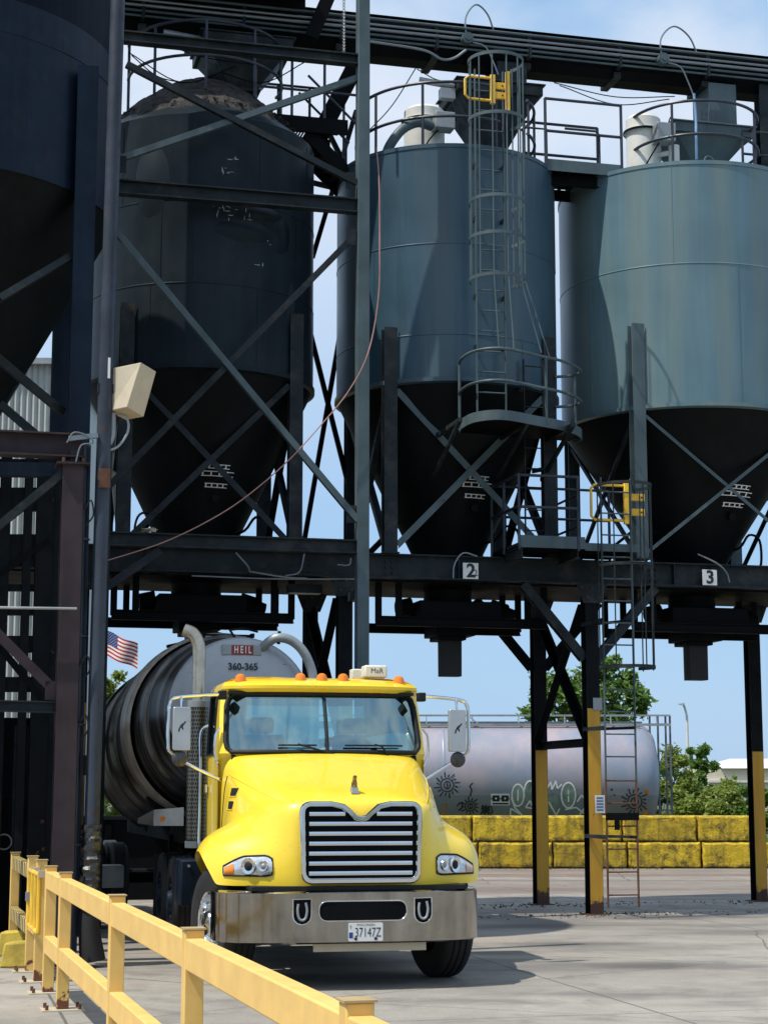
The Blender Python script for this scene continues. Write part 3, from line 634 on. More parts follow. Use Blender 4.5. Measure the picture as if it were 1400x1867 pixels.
for z in (1.1, 2.6, 4.1): mb.bar((a, VL, z), (a, -.1, z), .03, .05); mb.bar((b, VL, z), (a + .05, -.1, z), .02, .04)
mb.each('standoff', M['steel'], l3)
cc_ = ((a + b) / 2 + .02, VL - .27)
for z in (3.42, 4.83, 5.96): MB().sweep(arc(cc_, .385, 135, 405, 26, z), [(-.005, -.022), (.005, -.022), (.005, .022), (-.005, .022)]).part('hoop', M['steel'], l3)  # cage takes the darker steel colour to carry its backlit shade
for a_ in (150, 190, 225, 260, 292, 325, 358, 393): c, s = math.cos(R(a_)), math.sin(R(a_)); MB().tube([(cc_[0] + .378 * c, cc_[1] + .378 * s, 3.38), (cc_[0] + .378 * c, cc_[1] + .378 * s, 5.98)], .0095, 6).part('cage_bar', M['steel'], l3)
# yellow self-closing gates
def sgate(x0, x1, z0, z1, v, pw, label, m=None):
    t_ = thing('safety_gate', label, 'gate', ((x0 + x1) / 2, v, z0), group='yellow self-closing ladder gates')
    mb = MB(); mb.tube([(x1, v, z1), (x0 + .05, v, z1), (x0, v, z1 - .05), (x0, v, z0 + .05), (x0 + .05, v, z0), (x1, v, z0)], .02, 8); mb.part('swing_frame', M['gate_y'], t_)
    mb = MB(); mb.box((x1 - .03, v - .03, z0 - .05), (x1 + .04, v + .03, z1 + .05)); mb.part('hinge_post', M['gate_y'], t_, bevel=.006)
    for dz in (.25, .68):
        z = z0 + (z1 - z0) * dz; mb = MB(); mb.box((x1 + .041, v - .02, z - .05), (x1 + pw, v + .02, z + .05)); mb.m = 1
        mb.cyl((x1 + pw - .05, v - .021, z), (x1 + pw - .05, v - .03, z), .014, n=8); mb.part('clamp', [M['gate_y'], M['black']], t_, bevel=.006)
p, r_ = G(1078, 947, -.9), G(1140, 886, -.9); sgate(p.x, r_.x, p.z, r_.z, -.9, .28, 'yellow ladder gate at walkway level beside the leg of the pale green silo')
p, r_ = G(848, 178, -.75), G(897, 142, -.75); sgate(p.x, r_.x, p.z, r_.z, -.75, .20, 'yellow ladder gate at the top of the silo ladder cage')
p = G(926, 205, -.8); solo(MB().box((p.x - .03, -.82, p.z), (p.x + .03, -.76, G(926, 130, -.8).z)), 'gate_post', 'upright yellow bar inside the top of the silo ladder cage', 'post', M['gate_y'], (p.x, -.79, p.z), bevel=.005)
# upper walkway between the two right silos
u0, u1 = G(995, 300, .1).x, G(1134, 320, .1).x; zd = G(1060, 303, .1).z
wk = thing('upper_walkway', 'short dark walkway with pipe rails joining the roofs of the two right silos', 'platform', ((u0 + u1) / 2, .5, zd))
mb = MB(); mb.box((u0, .1, zd - .1), (u1, .115, zd + .08)); mb.part('kick_plate', M['steel2'], wk)
mb = MB(); mb.box((u0 - .2, .12, zd - .03), (u1 + .2, 1.1, zd - .005))
for i in range(10): x = u0 + (u1 - u0) * i / 9; mb.box((x - .01, .12, zd - .08), (x + .01, 1.1, zd - .031))
mb.ibeam((u0 - .25, .3, zd - .17), (u1 + .3, .3, zd - .17), .08, .16); mb.ibeam((u0 - .25, 1.0, zd - .17), (u1 + .3, 1.0, zd - .17), .08, .16); mb.part('floor', M['black'], wk)
for v in (.1, 1.1):
    for nm, h in (('top_rail', 1.03), ('mid_rail', .52)): MB().tube([(u0, v, zd + h), (u1, v, zd + h)], .024, 8).part(nm, M['rail'], wk)
    for x in (u0, u1): MB().tube([(x, v, zd - .05), (x, v, zd + 1.03)], .024, 8).part('rail_post', M['rail'], wk)
MB().tube([(u0 - .3, .2, zd + .58), (u0 + .05, .2, zd + .58), (u0 + .05, .2, zd + .02)], .02, 8).part('grab_rail', M['rail'], wk)
MB().tube([(u0 + .35, .2, zd + .62), (u0 + .85, .2, zd + .62), (u0 + .9, .2, zd + .57), (u0 + .9, .2, zd)], .02, 8).part('grab_rail', M['rail'], wk)
a, b = G(1352, 222, .6), G(1400, 222, .6); t_ = thing('rail_stub', 'dark pipe railing at the right edge of the pale green silo roof', 'railing', (a.x, .6, 11.05))
for h in (1.0, .62, .35, .0): MB().tube([(a.x, .6, 11.1 + h), (a.x + 1.2, .6, 11.1 + h)], .022, 8).part('rail', M['rail'], t_)
for dx in (0, 1.2): MB().tube([(a.x + dx, .6, 11.0), (a.x + dx, .6, 12.1)], .022, 8).part('rail_post', M['rail'], t_)
p = G(1392, 250, .9); solo(MB().ibeam((p.x, .9, 11.0), (p.x, .9, 13.0), .2, .2, .014, (0, 1, 0)), 'conveyor_post', 'dark steel post holding the conveyor at the right edge of the photo', 'post', M['steel'], (p.x, .9, 11.0))
# loops on roof edge of pale silo
p = G(1288, 300, -.55); solo(MB().tube(bez([p + Vec((-.07, -.06, -.16)), p + Vec((-.06, -.06, .05)), p + Vec((.01, -.04, .12)), p + Vec((.09, -.06, .05)), p + Vec((.1, -.06, -.18))], 14), .014, 8), 'lifting_loop', 'small bent lifting loop on the roof edge of the pale green silo', 'bracket', M['steel2'], p)
# ------------------------------------------------------------------ braced tower in front of the old silo
VT = -.8
ux, ul = G(660.5, 600, VT).x, G(197, 600, VT).x
tw = thing('braced_tower', 'tall braced steel tower frame in front of the dusty old silo', 'steel frame', ((ux + ul) / 2, VT, 0))
for x in (ul, ux):
    m_ = M['steel2'] if x == ux else M['steel']
    pm = MB().bar((x, VT, .015), (x, VT, 15.5), .17, .17, (0, 1, 0)).part('tower_post', m_, tw, bevel=.008)
    MB().box((x - .18, VT - .18, 0), (x + .18, VT + .18, .015)).part('base_plate', M['rust'], tw, pm)
    MB().bar((x, VT + .09, 4.4), (x, -.12, 4.4), .1, .12).part('tie_bar', M['steel'], tw)
def zat(y0, y1, x=440): return G(x, y0, VT).z, G(x, y1, VT).z
for (y0, y1) in ((79, 98), (346, 372), (978, 1003)):
    z1, z0 = zat(y0, y1)
    MB().ibeam((ul + .085, VT, (z0 + z1) / 2), (ux - .085, VT, (z0 + z1) / 2), .16, z1 - z0, .02).part('beam', M['steel'], tw)
for (x0, y0), (x1, y1), dv in (((230, 118), (650, 335), -.01), ((215, 290), (650, 142), .03), ((205, 415), (651, 950), -.01), ((188, 897), (651, 424), .03)):
    a, b = G(x0, y0, VT), G(x1, y1, VT); a.y += dv - .06; b.y += dv - .06
    MB().angle(a, b, .085, .009).part('cross_brace', M['steel2'] if y0 in (290, 415) else M['steel'], tw)
for (x, y) in ((641, 938), (641, 432), (640, 330), (222, 300)):
    p = G(x, y, VT - .02); MB().box((p.x - .08, VT - .05, p.z - .12), (p.x + .06, VT - .04, p.z + .12)).part('gusset', M['steel'], tw)
a, b = G(183, 1078, VT), G(292, 1004, VT); MB().ibeam(a, b, .11, .11, .012, (0, -1, 0)).part('knee_brace', M['steel'], tw)
a, b = G(650, 115, VC), G(560, 290, VC)
st = thing('inclined_strut', 'thick dark inclined strut beside the dusty roof of the old silo', 'strut', (b.x, VC, b.z)); MB().ibeam(b, a + (a - b) * .15, .26, .26, .02, (0, -1, 0)).part('beam', M['black'], st)
MB().box((b.x - .2, VC - .2, b.z - .02), (b.x + .2, VC + .2, b.z)).part('base_plate', M['black'], st)
# walkway and stair between the old silo and the blue-green one
zd = 11.6
wk = thing('roof_walkway', 'dark grated walkway with railings between the dusty silo and the blue-green silo', 'platform', (-4.2, 1.0, zd))
mb = MB()
for i in range(26): x = -4.85 + i * .045; mb.box((x, .75, zd - .04), (x + .012, 1.9, zd))
for v in (.75, 1.3, 1.9): mb.bar((-4.9, v, zd - .06), (-3.65, v, zd - .06), .05, .12)
mb.box((-4.9, .72, zd - .12), (-3.5, .74, zd + .12)); mb.part('grating', M['black'], wk)
for v in (.78, 1.88):
    for nm, h in (('top_rail', 1.05), ('mid_rail', .55)): MB().tube([(-4.9, v, zd + h), (-3.3, v, zd + h)], .022, 8).part(nm, M['rail'], wk)
    for x in (-4.9, -4.35, -3.85, -3.3): MB().tube([(x, v, zd - .05), (x, v, zd + 1.05)], .022, 8).part('rail_post', M['rail'], wk)
stp = thing('roof_stair', 'short dark stair dropping from the roof walkway to the blue-green silo', 'stair', (-3.5, 1.0, 10.7))
mb = MB()
for v in (.8, 1.5): mb.bar((-4.1, v, 11.5), (-3.3, v, 10.72), .03, .2, (0, 0, 1)); 
mb.each('stringer', M['black'], stp)
mb = MB()
for i in range(7): x, z = -4.0 + i * .11, 11.42 - i * .107; mb.box((x - .08, .8, z - .02), (x + .1, 1.5, z))
mb.each('tread', M['black'], stp)
for v in (.8, 1.5): MB().tube([(-4.1, v, 12.4), (-3.3, v, 11.65)], .02, 8).part('handrail', M['rail'], stp); MB().tube([(-3.35, v, 10.8), (-3.35, v, 11.7)], .02, 8).part('rail_post', M['rail'], stp)
# thin bracing between the two left silos (rear)
sb = thing('rear_bracing', 'thin crossed bracing rods seen against the sky between the two left silos', 'bracing', (-3.7, 2.35, 5.05))
for (x0, y0), (x1, y1) in (((565, 600), (655, 960)), ((622, 600), (553, 1000)), ((565, 330), (650, 350)), ((650, 200), (570, 470)), ((600, 240), (660, 360))):
    a, b = G(x0, y0, 2.35), G(x1, y1, 2.35); MB().angle(a, b, .07, .008).part('rod', M['black'], sb)
# head house above the old silo
zt = 13.62
hh = thing('drive_platform', 'dark grated drive platform at the top left above the conveyor', 'platform', (-6.2, .6, zt))
mb = MB()
mb.box((-8.3, -.2, zt), (-4.2, 1.9, zt + .03))
for v in (-.2, .8, 1.9): mb.ibeam((-8.4, v, zt - .1), (-4.15, v, zt - .1), .12, .2)
mb.part('floor', M['black'], hh)
mb = MB(); mb.box((-8.2, .1, zt + .05), (-5.0, 1.7, zt + 1.4)); mb.part('drive_housing', M['steel'], hh, bevel=.02)
mb = MB()
for i in range(9):
    for k in range(4): x = -6.2 + i * .14; mb.box((x, -.22, zt + .05 + k * .07), (x + .12, -.2, zt + .10 + k * .07))
mb.part('rusty_screen', M['rust'], hh)
a, b = G(600, -10, .5), G(566, 70, .5); MB().ibeam(a, b, .2, .2, .016, (0, -1, 0)).part('knee_brace', M['black'], hh)
# dark dome / bucket hood beyond the dusty roof
p = G(375, 150, 1.6); mb = MB(); mb.lathe([(.36, 11.6), (.36, 12.25), (.33, 12.38), (.22, 12.5), (0, 12.56)], (p.x, 1.7, 0), 24)
solo(mb, 'roof_vent', 'round black domed vent behind the dusty silo roof', 'vent', M['black'], (p.x, 1.7, 11.6))
mb = MB()
for (x0, y0), (x1, y1), sag in (((235, 95), (430, 120), .35), ((240, 100), (330, 150), .1), ((255, 60), (470, 118), .1), ((400, 130), (560, 110), .25)):
    a, b = G(x0, y0, .2), G(x1, y1, .2); mb.tube(bez([a, (a + b) / 2 + Vec((0, 0, -sag)), b], 14), .009, 5)
solo(mb, 'slack_wires', 'slack thin wires sagging under the top beam of the braced tower', 'wire', M['black'], (-6.2, .2, 12.3))
# chain
mb = MB(); p0, p1 = G(627, -15, -.3), G(627, 112, -.3); n_ = 44
for i in range(n_):
    c = p0.lerp(p1, (i + .5) / n_); h = (p0.z - p1.z) / n_; ax = Vec((1, 0, 0)) if i % 2 else Vec((0, 1, 0))
    mb.tube([c + ax * (.018 * math.cos(t)) + Vec((0, 0, h * .72 * math.sin(t))) for t in [2 * PI * k / 8 for k in range(8)]], .0055, 5, closed=True)
solo(mb, 'hoist_chain', 'light grey chain hanging beside the tall tower post at the top', 'chain', M['galv'], p1)
# rope
pts = [G(686, 268, -.7), G(691, 330, -.86), G(692, 440, -.95), G(690, 540, -.98), G(672, 640, -1.0), G(636, 712, -1.0), G(585, 775, -1.0), G(520, 845, -1.0), G(440, 912, -1.0), G(370, 955, -1.0), G(300, 988, -1.0), G(235, 1010, -1.0), G(188, 1024, -1.0)]
solo(MB().tube(bez(pts, 60), .0085, 6), 'slack_rope', 'faded red rope drooping from the blue-green silo top across the tower', 'rope', M['rope'], pts[-1])
p = G(270, 970, -.85); mb = MB()
for i in range(12): a_ = random.uniform(0, 6.28); mb.add([p + Vec((random.uniform(-.12, .14), random.uniform(-.06, .06), random.uniform(-.02, .06))) for _ in range(4)], [(0, 1, 2, 3)])
solo(mb, 'snagged_rag', 'small pale rag snagged on the lower tower beam', 'rag', M['beige'], p)

# ------------------------------------------------------------------ big navy silo at the left edge
VN = -2.7; re = G(207, 300, VN).x; RN = 2.35; un = re - RN; zr = G(196, 428, VN).z
s0 = thing('storage_silo', 'large navy-black silo cut off by the left edge of the photo', 'silo', (un, VN, 4.6))
MB().lathe([(RN, zr), (RN, zr + 1.6), (RN + .008, zr + 1.61), (RN, zr + 1.62), (RN, zr + 3.2), (RN + .008, zr + 3.21), (RN, zr + 3.22), (RN, 10.6)], (un, VN, 0), 96).part('shell', M['navy'], s0, smooth=30)
MB().lathe([(RN, 10.601), (.3, 11.2), (0, 11.2)], (un, VN, 0), 64).part('roof', M['navy'], s0)
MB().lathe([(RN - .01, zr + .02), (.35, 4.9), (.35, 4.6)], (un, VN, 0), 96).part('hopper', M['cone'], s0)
for a_ in (-40, 40, 140, 220):
    x, y = un + (RN + .1) * math.cos(R(a_)), VN + (RN + .1) * math.sin(R(a_))
    MB().ibeam((x, y, .015), (x, y, zr + 1.5), .24, .24, .016, (0, 1, 0)).part('leg', M['navy'], s0)
a, b = G(0, 542, VN - RN), G(152, 452, VN - 1.5); MB().angle(a, b, .08, .01).part('brace', M['steel'], s0)
a, b = G(-60, 605, VN - RN), G(118, 752, VN - 1.5); MB().angle(a, b, .09, .01).part('brace', M['steel'], s0)
a, b = G(0, 735, VN - 1), G(70, 795, VN - 1); MB().angle(a, b, .09, .01).part('brace', M['steel'], s0)

# ------------------------------------------------------------------ loading rack (left)
CU, CV = -7.96, -5.97; zc = 5.06
rk = thing('loading_rack', 'purple-brown steel column and beam rack at the left edge', 'steel frame', (CU, CV, 0))
col_ = MB().ibeam((CU, CV, .015), (CU, CV, zc), .215, .23, .018, (0, 1, 0)).part('column', M['brown'], rk)
MB().box((CU - .17, CV - .17, zc), (CU + .17, CV + .17, zc + .02)).part('cap_plate', M['brown'], rk, col_)
MB().box((CU - .2, CV - .2, 0), (CU + .2, CV + .2, .015)).part('base_plate', M['rust'], rk, col_)
for i in range(4): MB().cyl((CU - .1 + .2 * (i % 2), CV - .12 + .24 * (i // 2), zc + .02), (CU - .1 + .2 * (i % 2), CV - .12 + .24 * (i // 2), zc + .07), .018, n=6).part('bolt', M['rust'], rk, col_)
MB().bar((CU + .02, CV, zc + .02), (CU + .02, CV, zc + .16), .1, .1, (0, 1, 0)).part('stub', M['brown'], rk)
MB().ibeam((-12.5, CV, 5.27), (CU + .1, CV, 5.27), .2, .25, .018).part('beam', M['brown'], rk)
a, b = G(-60, 855, CV + .8), G(112, 858, CV + .8); MB().bar(a, b, .12, .15).part('beam', M['navy'], rk)
a, b = G(-40, 990, CV), G(116, 862, CV); MB().bar(a, b, .08, .13, (0, -1, 0)).part('brace', M['steel'], rk)
a, b = G(-30, 1130, CV - .05), G(88, 1248, CV - .05); MB().bar(a, b, .10, .04, (0, -1, 0)).part('brace', M['brown'], rk)
p = G(92, 1260, CV - .1); MB().box((p.x - .05, CV - .07, p.z - .09), (p.x + .08, CV - .05, p.z + .1)).part('gusset', M['brown'], rk)
a, b = G(-60, 1286, CV), G(100, 1290, CV); MB().ibeam(a, b, .12, .115, .014).part('beam', M['steel'], rk)
a, b = G(-60, 1107, CV - .2), G(140, 1110, CV - .2); MB().tube([a, b], .014, 8).part('rod', M['galv'], rk)
p = G(150, 1380, CV); MB().box((p.x - .05, CV + .1, G(148, 1414, CV).z), (p.x + .06, CV + .12, G(148, 1377, CV).z)).part('bracket_plate', M['brown'], rk)
# conduits clipped to the rack column
mb = MB(); x = G(150, 1000, CV).x
for du, dv in ((0, -.02), (.05, .05), (-.03, .1)): mb.tube([(x + du, CV + dv, .3), (x + du, CV + dv, 5.3)], .018, 8)
for z in (1.2, 2.4, 3.3, 4.3): mb.tube(arc((x, CV), .07, 0, 360, 10, z)[:-1], .01, 5, closed=True)
for z, k in ((3.0, 1), (2.4, -1), (4.6, 1)): mb.tube(bez([(x, CV - .03, z), (x + .07, CV - .08, z + .1), (x + .1, CV - .05, z - .05), (x + .03, CV, z - .15)], 12), .010, 6)
solo(mb, 'conduit_bundle', 'bundle of dark conduits strapped between the brown column and the tall pipe', 'conduit', M['pipe'], (x, CV, .3))
mb = MB(); p = G(125, 800, CV - .1); q_ = G(178, 794, CV - .1); mb.bar(p, q_, .05, .05); mb.tube(bez([p + Vec((-.02, -.05, -.05)), p + Vec((.05, -.06, .06)), q_ + Vec((-.1, -.05, -.02)), q_ + Vec((-.05, -.04, -.09)), q_ + Vec((-.17, -.05, -.12)), q_ + Vec((-.22, -.04, -.3))], 26), .008, 6)
solo(mb, 'pipe_bracket', 'small rusty bracket tying the tall pipe to the brown column', 'bracket', M['conduit'], p)
# rear dark rack with gaps to the pale building
RV = -2.2
rr = thing('rear_rack', 'dark open steel rack behind the brown column with daylight showing through its gaps', 'steel frame', (-9.2, RV, 0))
for px, wd in ((4, .13), (46, .10), (78, .22), (106, .18)):
    x = G(px, 1100, RV).x; MB().ibeam((x, RV, .01), (x, RV, 6.0), wd, .2, .014, (0, 1, 0)).part('post', M['post'], rr)
for y0, y1 in ((838, 866), (890, 932), (975, 1034), (1066, 1078), (1108, 1122), (1160, 1190), (1235, 1262)):
    a, b = G(-80, (y0 + y1) / 2, RV), G(118, (y0 + y1) / 2, RV); h = G(40, y0, RV).z - G(40, y1, RV).z
    MB().bar(a, b, .12, h).part('rail', M['post'], rr)
a, b = G(-20, 1060, RV - .1), G(90, 985, RV - .1); MB().angle(a, b, .08, .01).part('brace', M['black'], rr)
a, b = G(0, 1180, RV - .1), G(90, 1290, RV - .1); MB().angle(a, b, .08, .01).part('brace', M['black'], rr)
x0, x1 = G(-120, 1400, RV).x, G(140, 1400, RV).x; z1 = G(60, 1308, RV).z
eq = thing('equipment_enclosure', 'tall black ribbed steel enclosure behind the guardrail gate', 'enclosure', ((x0 + x1) / 2, RV + .8, 0))
MB().box((x0, RV + .2, 0), (x1, RV + 1.6, z1)).part('body', M['post'], eq, bevel=.02)
mb = MB()
for i in range(12): x = x0 + (x1 - x0) * (i + .5) / 12; mb.box((x - .03, RV + .14, .05), (x + .03, RV + .199, z1 - .05))
mb.each('rib', M['black'], eq)
MB().box((x1 - .75, RV + .12, .05), (x1 - .1, RV + .139, z1 - .1)).part('door', M['steel'], eq, bevel=.01)
p = G(8, 1536, RV); MB().tube(arc((0, 0), 1, 0, 360, 16, 0)[:-1] and [Vec((p.x + .09 * math.cos(t), RV + .1, p.z + .09 * math.sin(t))) for t in [2 * PI * k / 16 for k in range(16)]], .01, 6, closed=True).part('handwheel', M['galv'], eq)

# ------------------------------------------------------------------ tall pipe with taped foot
PV = -6.0; pb = G(160, 1735, PV); pt_ = G(216, -40, PV)
zb = 1.0
pp = thing('tall_pipe', 'tall dark weathered vertical pipe wrapped in tape near its foot', 'pipe', (pb.x, PV, 0))
base = Vec((pb.x, PV, 0)); top = Vec((pt_.x, PV, pt_.z)); d = (top - base).normalized()
def along(z): return base + d * (z / d.z)
MB().tube([along(zb), along(top.z)], .077, 20).part('pipe', M['pipe'], pp)
rows = []; rd = random.Random(9)
for i in range(26):
    z = .55 + .85 * i / 25; rows.append([along(z) + Vec((math.cos(t), math.sin(t), 0)) * (.083 + rd.uniform(0, .022) * (1 if i % 3 else 1.8)) for t in [2 * PI * k / 18 for k in range(18)]])
MB().grid(rows, True).part('tape_wrap', M['tape'], pp, smooth=25)
MB().tube([along(.6), along(.45), along(.25) + Vec((.02, 0, 0)), along(.06) + Vec((.05, 0, 0))], [.085, .10, .115, .13], 14).part('rubber_boot', M['rubber'], pp)
p = along(4.93); MB().box((p.x - .05, PV - .11, p.z - .1), (p.x + .07, PV - .075, p.z + .1)).part('clamp', M['rust'], pp)
p = along(6.1); MB().box((p.x + .01, PV - .085, p.z - .11), (p.x + .035, PV - .075, p.z + .11)).part('label_tag', M['sign'], pp)
# beige box on the pipe
bx = []
for x, y in ((199, 672), (257, 660), (285, 677), (199, 749), (231, 742), (262, 760)): bx.append(G(x, y, PV))
fl, fm, fr_, bl, bm, br = bx
dv = -.42   # the ridge nearest to the viewer
def P3(p, v): 
    # slide along the line of sight to another upright plane
    w_ = W((p.x, PV, p.z)); c_ = Vec((0, 0, EYE)); o2, a2 = FR['row']
    x, y, z = w_.x, w_.y, w_.z; k = 1 + v / 18.0
    q_ = c_ + (w_ - c_) * k; X, Y = q_.x - o2[0], q_.y - o2[1]; c, s = math.cos(a2), math.sin(a2)
    return Vec((X * c + Y * s, -X * s + Y * c, q_.z))
A_, B_, C_ = P3(fl, .02), P3(fm, -.40), P3(fr_, -.22); D_, E_, F_ = P3(bl, .02), P3(bm, -.30), P3(br, -.12)
bk1 = A_ + (C_ - B_) * .95; bk2 = D_ + (F_ - E_) * .95
t_ = thing('beige_lamp_box', 'beige flared metal box fixed high on the tall pipe', 'lamp box', (D_.x + .1, PV, D_.z))
MB().add([A_, B_, C_, bk1, D_, E_, F_, bk2], [(0, 1, 2, 3), (7, 6, 5, 4), (4, 5, 1, 0), (5, 6, 2, 1), (6, 7, 3, 2), (7, 4, 0, 3)]).part('housing', M['beige'], t_, smooth=0, bevel=.008)
c = (E_ + F_) * .5 + Vec((0, 0, .06)); nrm = (F_ - E_).cross(C_ - F_).normalized(); MB().cyl(c - nrm * .01, c + nrm * .01, .014, n=10).part('screw', M['text'], t_)
p = P3(G(206, 762, PV), 0); mb = MB(); mb.tube(bez([p + Vec((0, 0, .05)), p + Vec((0, 0, -.12)), p + Vec((-.01, 0, -.22)), p + Vec((-.07, 0, -.33))], 12), .032, 10)
mb.tube(bez([p + Vec((.05, -.02, .03)), p + Vec((.14, -.03, 0)), p + Vec((.155, -.03, -.14)), p + Vec((.06, -.02, -.3)), p + Vec((-.07, -.01, -.36))], 20), .013, 8); mb.part('conduit_elbow', M['galv'], t_)
mb = MB(); mb.bar((A_.x - .12, PV - .02, (A_.z + D_.z) / 2), (A_.x + .1, PV - .02, (A_.z + D_.z) / 2), .05, .1); mb.part('mount', M['steel'], t_)

# ------------------------------------------------------------------ yellow guardrail (frame: x across, y along the rail)
M['guardcap'] = paint('dirty_yellow_cap', (.42, .31, .15), .6, dust=.5, dustc=(.2, .15, .1))
M['guard'] = paint('sun_faded_yellow', (.75, .48, .14), .5, var=.10, rust=.015, scale=4, streak=.0, dust=.18, dustc=(.5, .36, .16))
q = N('yellow_rail_post'); P_ = q.xyz(); a = q.noise(7, 7, .7); h = q.math('ADD', P_[2], q.math('MULTIPLY', a, -.9))
q.color(q.mix(q.ramp(h, -.41, -.37), (.13, .040, .016), q.mix(q.ramp(q.noise(4, 5), .3, .7), (.64, .40, .10), (.77, .50, .15)))); q.b.inputs['Roughness'].default_value = .5; M['guardpost'] = q.m
q = N('hazard_stripes'); P_ = q.xyz(); st = q.math('LESS_THAN', q.math('FRACT', q.math('MULTIPLY', P_[1], 4.6)), .5)
q.color(q.mix(st, (.62, .46, .15), (.02, .02, .02))); q.b.inputs['Roughness'].default_value = .5; M['hazard'] = q.m
gl = thing('guardrail', 'long sun-faded yellow two-bar steel guardrail in the foreground', 'guardrail', (0, -6, 0), 'guard')
def gpost(r, y, top=1.05, w_=.095, mm='guardpost', x=0):
    pm = MB().bar((x, y, .012), (x, y, top + .03), w_, w_, (0, 1, 0)).part('post', M[mm], r, bevel=.006)
    MB().box((x - w_ / 2 - .008, y - w_ / 2 - .008, top + .03), (x + w_ / 2 + .008, y + w_ / 2 + .008, top + .038)).part('cap', M['guardcap'], r, pm)
    b = MB(); b.box((x - .17, y - .13, 0), (x + .17, y + .13, .012)); b.part('base_plate', M['beige'], r, pm)
    b = MB()
    for sx in (-1, 1):
        for sy in (-1, 1): b.cyl((x + sx * .13, y + sy * .09, .0125), (x + sx * .13, y + sy * .09, .05), .014, n=6)
    b.each('anchor_bolt', M['rust'], r, pm)
GP = (-13.5, -10.45, -7.32, -4.42, -1.12, .16)
for y in GP: gpost(gl, y)
for i in range(len(GP) - 1):
    y0, y1 = GP[i] + .048, GP[i + 1] - .048
    for z in (.965, .415): MB().bar((0, y0, z), (0, y1, z), .088, .15).part('rail_bar', M['guard'], gl, bevel=.008)
g2 = thing('swing_gate', 'bright yellow tube swing gate with its rust-footed posts in the guardrail gap', 'gate', (0, .7, 0), 'guard')
gpost_root = g2
for y in (1.10, 2.10): gpost(gpost_root, y, 1.07)
mb = MB(); mb.bar((0, 1.146, .45), (0, 2.054, .45), .07, .09); mb.part('sill_bar', M['guard'], gpost_root)
mb = MB()
for z in (.5, 1.0): mb.tube([(-.085, .3, z), (-.085, 1.35, z)], .022, 8)
for y in (.3, .65, 1.0, 1.35): mb.tube([(-.085, y, .5), (-.085, y, 1.0)], .022, 8)
mb.part('frame', M['gate_y'], g2)
mb = MB()
for y in (.3, 1.05): mb.bar((-.06, y, .98), (-.06, y, 1.04), .08, .05, (0, 1, 0))
mb.part('hinge', M['beige'], g2); MB().box((-.12, 1.31, .72), (-.07, 1.37, .80)).part('latch', M['galv'], g2)
g3 = thing('hazard_rail', 'far guardrail section with black and yellow hazard stripes', 'guardrail', (0, 4.3, 0), 'guard')
gpost(g3, 4.4, 1.03)
for z in (.955, .415): MB().bar((0, 2.31, z), (0, 4.34, z), .08, .14).part('rail_bar', M['hazard'], g3, bevel=.006)
# yellow blocks beside the gate
M['block_y'] = paint('grimy_yellow_concrete', (.46, .34, .05), .85, var=.3, scale=4, dust=.5, dustc=(.16, .14, .05), bump=.4)
for k, (x, y, s_, lab) in enumerate((((29), 1766, .24, 'front yellow concrete block at the foot of the hazard-striped rail'), ((20), 1745, .25, 'yellow concrete block half hidden behind another block by the hazard-striped rail'))):
    X, Y = on_ground(x, y); mb = MB(); mb.hexa([(X - .17, Y, 0), (X + .13, Y, 0), (X + .13, Y + .3, 0), (X - .17, Y + .3, 0), (X - .13, Y + .03, s_), (X + .12, Y + .03, s_ * 1.06), (X + .12, Y + .27, s_ * 1.06), (X - .13, Y + .27, s_)])
    solo(mb, 'concrete_block', lab, 'concrete block', M['block_y'], (X, Y, 0), 'world', group='yellow blocks by the gate', bevel=.02)
# ------------------------------------------------------------------ yellow tractor (frame: x to the viewer's right, y towards its rear, z up)
tk = thing('truck_tractor', 'bright yellow day-cab truck with a chrome grille and bumper, parked under the silos', 'truck', (0, 1.5, 0), 'truck')
q = N('truck_yellow_paint'); a = q.noise(1.2, 5)
bug = q.noise(55, 2, .5); dty = q.noise(5, 6, .65); cy = q.mix(q.ramp(a, .3, .7), (.90, .625, .025), (.93, .67, .035)); cy = q.mix(q.ramp(dty, .5, .75, 0, .22), cy, (.55, .40, .06)); q.color(q.mix(q.ramp(bug, .715, .73, 0, .7), cy, (.16, .11, .03))); q.b.inputs['Roughness'].default_value = .38
q.b.inputs['Coat Weight'].default_value = .7; q.b.inputs['Coat Roughness'].default_value = .08
M['ty'] = q.m
q = N('windscreen_glass'); gl_ = q.n('ShaderNodeBsdfGlossy'); gl_.inputs['Roughness'].default_value = .02; gl_.inputs['Color'].default_value = (.60, .82, .84, 1)
tr = q.n('ShaderNodeBsdfTransparent'); tr.inputs['Color'].default_value = (.62, .90, .90, 1)
fz = q.n('ShaderNodeFresnel'); fz.inputs['IOR'].default_value = 2.0; ms = q.n('ShaderNodeMixShader'); q.l(q.ramp(fz.outputs[0], 0, 1, .33, 1.0), ms.inputs[0]); q.l(tr.outputs[0], ms.inputs[1]); q.l(gl_.outputs[0], ms.inputs[2])
q.l(ms.outputs[0], q.t.nodes['Material Output'].inputs[0]); M['glass'] = q.m
M['dark'] = paint('dark_cab_plastic', (.008, .009, .010), .6, spec=.3)
M['seat'] = paint('grey_seat_fabric', (.055, .06, .065), .8)
